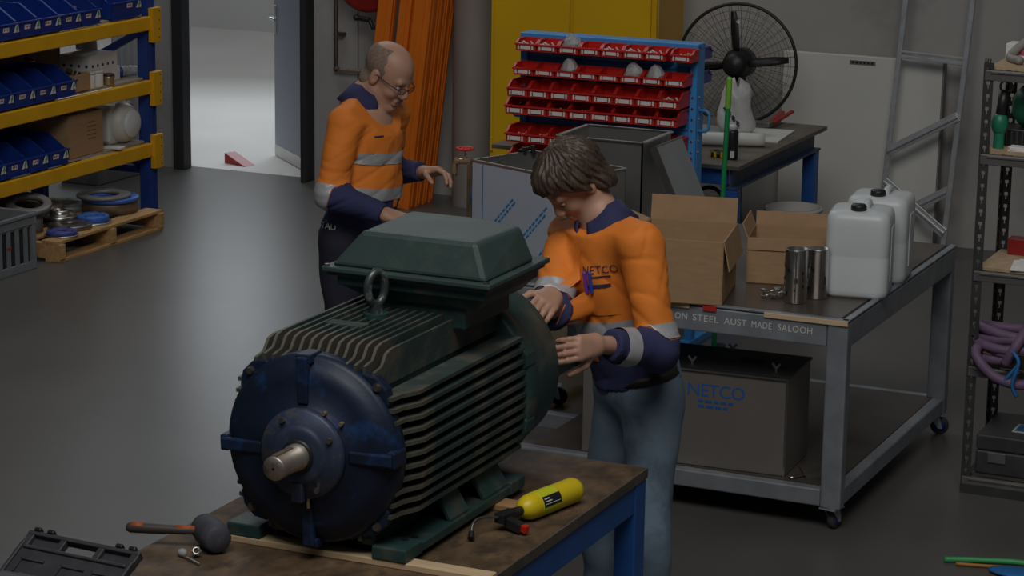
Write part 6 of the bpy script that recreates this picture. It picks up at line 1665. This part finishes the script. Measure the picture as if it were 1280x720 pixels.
# --- the man bending over the motor
fdir = V3((-0.6, -0.8, 0)).normalized()
J2 = dict(base=(-2.86, 7.25, 0), head=(-3.098, 7.232, 1.640), neck=(-3.012, 7.262, 1.535), Lsh=(-2.825, 7.150, 1.475), Rsh=(-3.155, 7.355, 1.455), Lel=(-2.735, 7.095, 1.155), Lwr=(-2.84, 6.845, 1.215),
          Rel=(-3.11, 7.09, 1.245), Rwr=(-2.995, 6.845, 1.352), pelvis=(-2.895, 7.340, 0.962), Lhip=(-2.822, 7.285, 0.90), Rhip=(-2.965, 7.392, 0.90), Lkn=(-2.795, 7.19, 0.48), Rkn=(-3.005, 7.32, 0.48),
          Lan=(-2.765, 7.19, 0.09), Ran=(-2.99, 7.34, 0.09), Ltoe=(-2.83, 7.06, 0.05), Rtoe=(-3.07, 7.23, 0.05), face=(-0.46, -0.52, -0.72))
o2 = dict(hands={'L': dict(D=(-0.28, -0.95, 0.05), N=(-0.9, 0.25, -0.25), side=1, curls=(0.45, 0.5, 0.3), thumb=0.5),
                 'R': dict(D=(0.20, -0.97, -0.05), N=(-0.55, -0.1, -0.8), side=-1, curls=(0.25, 0.35, 0.3), thumb=0.6)},
          hair='full', sleeve={'L': 0.80, 'R': 0.12}, seed=8, hem=0.02, navy=0.215, tapes=(0.245,), back_tapes=(0.375,), tape_w=0.052, arm_navy=0.315, arm_tapes=(0.285, 0.50), trousers='denim', belt=0.075, wide=1.0)
man2, sh2, tr2, P2, bv2, bt2, rel2, fr2 = person('person', 'dark haired man in orange and navy shirt and jeans bending over the motor', J2, o2)
f2, l2, u2 = (V3(fr2[k]) for k in range(3))
ch = V3(J2['pelvis']) + u2 * 0.385 + l2 * 0.085 + f2 * 0.10
part('placket', shift(patch(bv2, V3(J2['pelvis']) + u2 * 0.33 + f2 * 0.1, -f2, l2, u2, 0.032, 0.40, 2, 14, 0.002), rel2), 'hivis', sh2)
pk = part('chest_pocket', shift(patch(bv2, ch - u2 * 0.040, -f2, l2, u2, 0.105, 0.10, 6, 6, 0.003), rel2), 'hivis', sh2)
mtx = text_on(bv2, 'NETCO', 0.037, ch + u2 * 0.062 + l2 * 0.012, -f2, l2, u2)
for w_ in mtx.vertices: w_.co = V3(rel2(w_.co))
part('chest_lettering', mtx, 'ink_dark', sh2)
part('small_print', shift(patch(bv2, ch + u2 * 0.040 + l2 * 0.014, -f2, l2, u2, 0.065, 0.005, 4, 1, 0.004), rel2), 'ink_dark', sh2)
part('pocket_trim', shift(patch(bv2, ch + u2 * 0.010, -f2, l2, u2, 0.085, 0.012, 5, 1, 0.005), rel2), 'ink_dark', pk)
for k, (dx, m_) in enumerate(((-0.036, 'purple_pen'), (-0.016, 'blue_pen'))):
    h0 = bv2.ray_cast(ch + l2 * dx + u2 * 0.055 + f2 * 0.4, -f2)[0]; h1 = bv2.ray_cast(ch + l2 * dx - u2 * 0.01 + f2 * 0.4, -f2)[0]
    if h0 and h1: part('pen', MB().cyl(rel2(h0 + f2 * 0.009), rel2(h1 + f2 * 0.009), 0.0065, n=10).ball(rel2(h0 + f2 * 0.009), 0.0065, 8), m_, pk)
# rear jeans pocket and belt loop
for a_, nme in ((0.10, 'belt_loop'),):
    o_ = V3(J2['pelvis']) + u2 * 0.052; dv = (l2 * 0.9 - f2 * 0.45).normalized()
    h0 = bt2.ray_cast(o_ + dv * 0.5, -dv)[0]
    if h0: part('belt_loop', MB().bar(rel2(h0 + dv * 0.011 + u2 * 0.026), rel2(h0 + dv * 0.011 - u2 * 0.028), 0.012, 0.006, up=tuple(dv)), 'denim', tr2)
